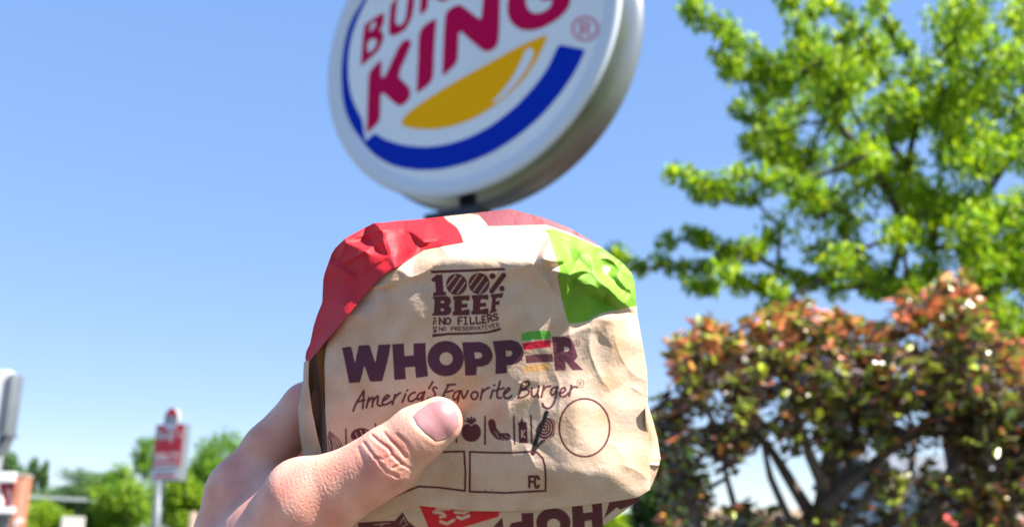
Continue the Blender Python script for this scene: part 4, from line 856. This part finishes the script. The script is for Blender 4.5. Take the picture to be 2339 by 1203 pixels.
fill = [(45, 1165, 50, 62, 98, 'dark green tree behind the brick tower'), (140, 1165, 60, 60, 99, 'deep green tree behind the white canopy'), (215, 1160, 55, 66, 92, 'mid green tree left of the full round tree'), (262, 1185, 60, 50, 70, 'low dark tree under the full round tree'), (365, 1160, 60, 70, 88, 'dark green tree right behind the red pole sign'), (455, 1110, 60, 80, 90, 'tall mid green tree right of the red pole sign')]
for i_, (a, b, c, d, e, lb) in enumerate(fill): far_tree(a, b, c, d, e, DG if i_ % 2 == 0 else MG, lb, 70 + i_, 2600)
far_tree(560, 1160, 70, 70, 82, DG, 'dark tree mostly hidden behind the wrist', 16, 2400)
far_tree(30, 1180, 90, 60, 88, MG, 'green tree behind the restaurant corner', 17, 3000)
far_tree(640, 1130, 110, 110, 80, MG, 'green tree hidden behind the hand and burger', 15, 2600)

# ================================================================== distant pole sign at left (red panel)
WD = 45.0
wb = at_y(372, 1080, WD); wyaw = R(22)
ws = empty('pole_sign', (wb[0], wb[1], 0), 'red and white pole sign with rounded top standing before the far trees', 'sign')
wt = np.array([math.cos(wyaw), -math.sin(wyaw), 0]); wn = np.array([-math.sin(wyaw), -math.cos(wyaw), 0])
k = WD / F; zc = lambda py: at_y(385, py, WD)[2]
wc = np.array([at_y(383, 1030, WD)[0], WD, 0.0])
def wp(a, z, d): return tuple(wc + wt * a + wn * d + np.array([0, 0, z]))
def wprism(name, poly, d0, d1, m_, bevel=0): mb = MB(); mb.prism(poly, wp, d0, d1); return mb.build(name, m_, ws, bevel=bevel)
hw = .85; zt, zm, zl, zb = zc(968), zc(1028), zc(1066), zc(1098)
rect = lambda a0, a1, z0, z1_: [(a0, z0), (a1, z0), (a1, z1_), (a0, z1_)]
wprism('cabinet', rect(-hw, hw, zb, zt), -.45, 0, M['grey_metal'], .02)
wprism('upper_panel', rect(-hw + .06, hw - .06, zm + .02, zt - .06), .002, .02, M['red_paint'])
wprism('middle_panel', rect(-hw + .06, hw - .06, zl + .02, zm - .02), .002, .02, M['red_paint'])
wprism('reader_panel', rect(-hw + .06, hw - .06, zb + .06, zl - .02), .002, .02, M['white_paint'])
oval = [(.05 + .42 * math.cos(a), (zt + .22) + .55 * math.sin(a)) for a in np.linspace(0, 2 * math.pi, 40, endpoint=False)]
wprism('oval_medallion', oval, -.12, .05, mat('medallion_grey', (.30, .30, .32), .6))
wprism('medallion_top', [(.05 + .34 * math.cos(a), (zt + .30) + .42 * math.sin(a)) for a in np.linspace(.25, math.pi - .25, 24)], .052, .065, M['red_paint'])
wprism('medallion_base', [(.05 + .36 * math.cos(a), (zt + .12) + .40 * math.sin(a)) for a in np.linspace(math.pi + .35, 2 * math.pi - .35, 24)], .052, .065, mat('pale_blue', (.45, .5, .6), .5))
def strokes(txt, a0, a1, z0, hgt, w, m_, slant=0):
    adv = (a1 - a0) / len(txt)
    for i, ch in enumerate(txt):
        mb = MB(); sg = GLW.get(ch, GL.get(ch, []))
        for st in sg:
            P = [(a0 + (i + u_ * .92) * adv, z0 + v_ * hgt + slant * (i + u_) * adv) for u_, v_ in st]
            for (ax_, az_), (bx_, bz_) in zip(P[:-1], P[1:]):
                d = np.array([bx_ - ax_, bz_ - az_]); L = np.hypot(*d)
                if L < 1e-6: continue
                d /= L; n_ = np.array([-d[1], d[0]]) * w / 2; e = d * w * .35
                a_, b_ = np.array([ax_, az_]) - e, np.array([bx_, bz_]) + e
                mb.prism([tuple(a_ - n_), tuple(b_ - n_), tuple(b_ + n_), tuple(a_ + n_)], wp, .021, .032)
        mb.build('apostrophe' if ch == "'" else 'letter', m_, ws)
GLW = {'w': [[(0, 1.35), (.15, 0), (.4, 1.0), (.6, 0), (.85, 1.5)]], 'e': [[(.1, .4), (.7, .45), (.6, .75), (.25, .75), (.1, .35), (.35, 0), (.8, .15)]], 'n': [[(.1, 0), (.1, .75)], [(.1, .55), (.4, .78), (.7, .6), (.75, 0)]], 'd': [[(.7, .1), (.35, 0), (.1, .35), (.35, .72), (.7, .55)], [(.75, 1.4), (.72, 0)]], 'y': [[(.1, .75), (.4, .1)], [(.8, .75), (.4, .1), (.2, -.45), (-.2, -.35)]], 's': [[(.7, .7), (.3, .75), (.2, .5), (.65, .3), (.6, .02), (.15, .05)]], "'": [[(.2, 1.3), (.1, .95)]]}
strokes("wendy's", -.70, .74, zm + .52, .34, .075, M['white_paint'], .05)
strokes('QUALITY', -.72, .74, zm - .47, .34, .06, M['white_paint'])
for z_, a_, b_, m_ in ((zm - .66, -.7, .7, 'white_paint'), (zl - .22, -.6, .45, 'text_grey'), (zl - .42, -.6, .55, 'red_paint')): wprism('lettering_band', rect(a_, b_, z_ - .05, z_ + .05), .021, .03, M[m_])
MB().tube([(wc[0] - .28, WD + .2, 0), (wc[0] - .28, WD + .2, zb + .02)], .20, 16).build('pole', M['grey_metal'], ws, True)

# ================================================================== tall grey cabinet pole at far left
PD = 13.0; pc = at_y(4, 1000, PD)
gp = empty('roadside_pole_sign', (pc[0], pc[1], 0), 'grey edge of a sign cabinet on slim pole at far left edge', 'sign')
z = lambda py: at_y(10, py, PD)[2]
def xx(px, py): return at_y(px, py, PD)[0]
zt_, zb_ = z(852), z(990)
mb = MB(); mb.box(xx(9, 925), xx(27, 925), PD - .02, PD + .24, zb_, zt_); mb.build('cabinet_edge', M['grey_metal'], gp, True, .03)
mb = MB(); mb.box(xx(7, 925) - .9, xx(7, 925) - .004, PD + .02, PD + .20, zb_ + .02, zt_ + .05); mb.build('cabinet', M['white_paint'], gp, False, .02)
mb = MB(); mb.box(xx(5, 925), xx(31, 925), PD - .035, PD + .255, zb_ - .03, zb_ + .01); mb.build('base_band', M['grey_metal'], gp, False, .008)
mb = MB(); q = [(xx(6, 925), zb_ - .03), (xx(29, 925), zb_ - .03), (xx(2, 1020), z(1035)), (xx(-14, 1020), z(1035))]
mb.prism(q, lambda a, b, d: (a, d, b), PD + .02, PD + .18); mb.build('taper', M['grey_metal'], gp)
MB().tube([(xx(-7, 1020), PD + .1, 0), (xx(-7, 1020), PD + .1, z(1034))], .05, 14).build('pole', M['grey_metal'], gp, True)

# ================================================================== restaurant corner at far left
RD = 40.0
X = lambda px, py=1140: at_y(px, py, RD)[0]
Z = lambda py: at_y(30, py, RD)[2]
rb = empty('restaurant_building', (X(20), RD, 0), 'corner of restaurant with brick tower, white cornice and red slope', 'building')
MB().box(X(-260), X(8), RD + .6, RD + 3, 0, Z(1172)).build('wall', M['white_paint'], rb)
tx0, tx1 = X(29), X(47)
MB().box(tx0 + .02, tx1 - .02, RD + .02, RD + 1.0, 0, Z(1086)).build('tower_core', M['mortar'], rb)
zt_ = Z(1086); bh = .16; nbk = 0
bm_ = None
rows = int(zt_ / (bh + .02))
for r_ in range(rows):
    zz = zt_ - (r_ + 1) * (bh + .02)
    if zz < 1.0: break
    n_ = 2
    for c_ in range(n_):
        off = .06 if r_ % 2 else 0; w_ = (tx1 - tx0 - .02) / n_
        a = tx0 + c_ * w_ + (off if c_ else 0); b = tx0 + (c_ + 1) * w_ - .02 + (off if c_ == 0 else 0)
        MB().box(a, b, RD - .02, RD + .10, zz, zz + bh).build('brick', M['brick'], rb)
    MB().box(tx1 - .03, tx1 + .02, RD + .12, RD + .55, zz, zz + bh).build('brick', M['brick'], rb); MB().box(tx1 - .03, tx1 + .02, RD + .57, RD + .98, zz, zz + bh).build('brick', M['brick'], rb)
MB().box(tx0 - .04, tx1 + .05, RD - .06, RD + 1.03, zt_, zt_ + .08).build('tower_cap', M['mortar'], rb)
MB().box(X(-260), X(29), RD - .3, RD + .3, Z(1101), Z(1078)).build('cornice', M['white_paint'], rb, False, .05)
mb = MB(); mb.prism([(X(-260), Z(1156)), (X(30), Z(1156)), (X(22), Z(1103)), (X(-260), Z(1103))], lambda a, b, d: (a, d, b), RD + .1, RD + .5); mb.build('red_slope', M['red_paint'], rb)
mb = MB(); mb.prism([(X(-30), Z(1156)), (X(8), Z(1156)), (X(12), Z(1150)), (X(-4), Z(1108)), (X(-30), Z(1108))], lambda a, b, d: (a, d, b), RD - .05, RD + .08); mb.build('gable_panel', M['white_paint'], rb)
mb = MB(); mb.prism([(X(28), Z(1157)), (X(31), Z(1157)), (X(13), Z(1104)), (X(10), Z(1104))], lambda a, b, d: (a, d, b), RD - .08, RD + .08); mb.build('gable_trim', M['grey_metal'], rb)
MB().box(X(-260), X(40), RD - .5, RD - .08, Z(1172), Z(1158)).build('eave', M['white_paint'], rb, False, .03)
MB().box(X(-260), X(28), RD - .05, RD + .3, .9, Z(1184)).build('window', M['glass'], rb)
for px_ in (-40, 0, 40): MB().box(X(px_), X(px_ + 4), RD - .1, RD - .051, .9, Z(1184)).build('window_frame', M['white_paint'], rb)
rb.rotation_euler.z = R(10)
lampc = np.array([X(56), RD - .3, Z(1189)])
th2 = [(lampc[0] + .1 * math.cos(a), lampc[2] + .1 * math.sin(a)) for a in np.linspace(0, 2 * math.pi, 20, endpoint=False)]
mb = MB(); mb.prism(th2, lambda a, b, d: (a, d, b), RD - .4, RD - .2); mb.build('wall_lamp', M['white_paint'], rb, False, .03)

# ================================================================== canopy, truck, post
CD = 66.0
XC = lambda px, py=1137: at_y(px, py, CD)[0]
ZC = lambda py: at_y(140, py, CD)[2]
cn = empty('flat_canopy', (XC(140), CD, 0), 'long thin white canopy roof on posts among the far trees', 'canopy')
mb = MB(); mb.prism([(XC(62), ZC(1129)), (XC(215), ZC(1137)), (XC(215), ZC(1145)), (XC(62), ZC(1137))], lambda a, b, d: (a, d, b), CD, CD + 3); mb.build('roof', mat('pale_canopy', (.30, .34, .33), .6), cn)
for px_ in (70, 115, 160, 207): MB().tube([(XC(px_), CD + 1.5, 0), (XC(px_), CD + 1.5, ZC(1139))], .07, 8).build('post', M['grey_metal'], cn)
TDk = 60.0
tk = at_y(170, 1190, TDk)
tr = empty('box_truck', (tk[0], TDk, 0), 'white box truck top showing low among far trees at left', 'truck')
x0 = tk[0]; zt_ = at_y(170, 1181, TDk)[2]
MB().box(x0 - .75, x0 + .6, TDk, TDk + 4.5, .9, zt_ + .05).build('cargo_box', mat('cargo_grey', (.3, .29, .28), .6), tr, False, .08)
MB().box(x0 - .62, x0 + .6, TDk - 1.6, TDk - .01, .5, zt_ - .55).build('cab', mat('tan_paint', (.4, .3, .22), .4), tr, False, .15)
MB().box(x0 - .5, x0 + .48, TDk - 1.62, TDk - 1.55, 1.35, zt_ - .75).build('windscreen', M['glass'], tr, False, .02)
for sx in (-.62, .5):
    for yy in (-1.0, 3.4):
        MB().tube([(x0 + sx - .08, TDk + yy, .42), (x0 + sx + .15, TDk + yy, .42)], .42, 18).build('wheel', M['rubber'], tr, True)
for sx in (-.5, .42): MB().box(x0 + sx, x0 + sx + .18, TDk - 1.66, TDk - 1.6, .8, .95).build('headlight', M['sign_white'], tr)
tr.rotation_euler.z = math.atan2(-tk[0], TDk)
PDk = 30.; pq = at_y(441, 1180, PDk)
pst = MB().tube([(pq[0], PDk, 0), (pq[0], PDk, at_y(441, 1168, PDk)[2])], [.13, .11], 10).build('wooden_post', M['wood'], None, True)
tag(pst, 'weathered grey brown post beside the wrist', 'post')

# ================================================================== houses behind the bush
HD = 26.0
def house(px0, px1, py_eave, py_ridge, Yd, wallm, roofm, label, awn=None):
    X_ = lambda px: at_y(px, 1150, Yd)[0]
    ze, zr = at_y(1900, py_eave, Yd)[2], at_y(1900, py_ridge, Yd)[2]
    h = empty('house', ((X_(px0) + X_(px1)) / 2, Yd, 0), label, 'house', 'houses behind the bush')
    a, b = X_(px0), X_(px1)
    MB().box(a, b, Yd, Yd + 7, 0, ze).build('wall', wallm, h)
    for i in range(int((ze - .3) / .35)): MB().box(a - .01, b + .01, Yd - .03, Yd - .004, .3 + i * .35, .3 + i * .35 + .31).build('siding_board', wallm, h)
    mb = MB(); mb.prism([(Yd - .5, ze - .06), (Yd + 3.5, zr), (Yd + 7.5, ze - .06), (Yd + 7.5, ze + .1), (Yd + 3.5, zr + .18), (Yd - .5, ze + .1)], lambda y_, z_, d: (d, y_, z_), a - .4, b + .4); mb.build('roof', roofm, h)
    for t in (.25, .7):
        xw = a + (b - a) * t; w = MB().box(xw - .5, xw + .5, Yd - .09, Yd - .031, 1.0, 2.1).build('window', M['white_paint'], h)
        p = MB().box(xw - .42, xw + .42, Yd - .10, Yd - .092, 1.08, 2.02).build('pane', M['glass'], h); 
    if awn:
        mb = MB(); mb.prism([(Yd - 1.4, awn - .3), (Yd - .1, awn + .15), (Yd - .1, awn + .2), (Yd - 1.4, awn - .24)], lambda y_, z_, d: (d, y_, z_), a + .5, b - .5); mb.build('awning', mat('red_awning', (.55, .08, .07), .6), h)
house(2090, 2420, 1085, 1030, HD, M['siding'], M['roof_grey'], 'blue grey house with red awning glimpsed through bush at right', 2.0)
house(1600, 1850, 1196, 1166, 48.0, M['white_paint'], M['roof_brown'], 'low house with brown roof glimpsed between the bush stems')
print('all done')

# ------------------------------------------------------------------ parts of parts
def nest(root, child_prefix, parent_name):
    ps = [c for c in root.children if c.name.split('.')[0] == parent_name]
    for c in [c for c in root.children if c.name.split('.')[0] == child_prefix]:
        if ps: c.parent = min(ps, key=lambda p: (sum((Vector(b) for b in p.bound_box), Vector()) / 8 - sum((Vector(b) for b in c.bound_box), Vector()) / 8).length)
for a_, b_ in (('bun_highlight', 'bun'), ('board_face', 'board_cabinet'), ('registered_letter', 'registered_ring')): nest(sign, a_, b_)
for a_, b_ in (('medallion_top', 'oval_medallion'), ('medallion_base', 'oval_medallion')): nest(ws, a_, b_)
for a_, b_ in (('windscreen', 'cab'), ('headlight', 'cab')): nest(tr, a_, b_)
for h_ in [o for o in S.objects if o.type == 'EMPTY' and o.name.startswith('house')]: nest(h_, 'pane', 'window')
nest(rb, 'window_frame', 'window')
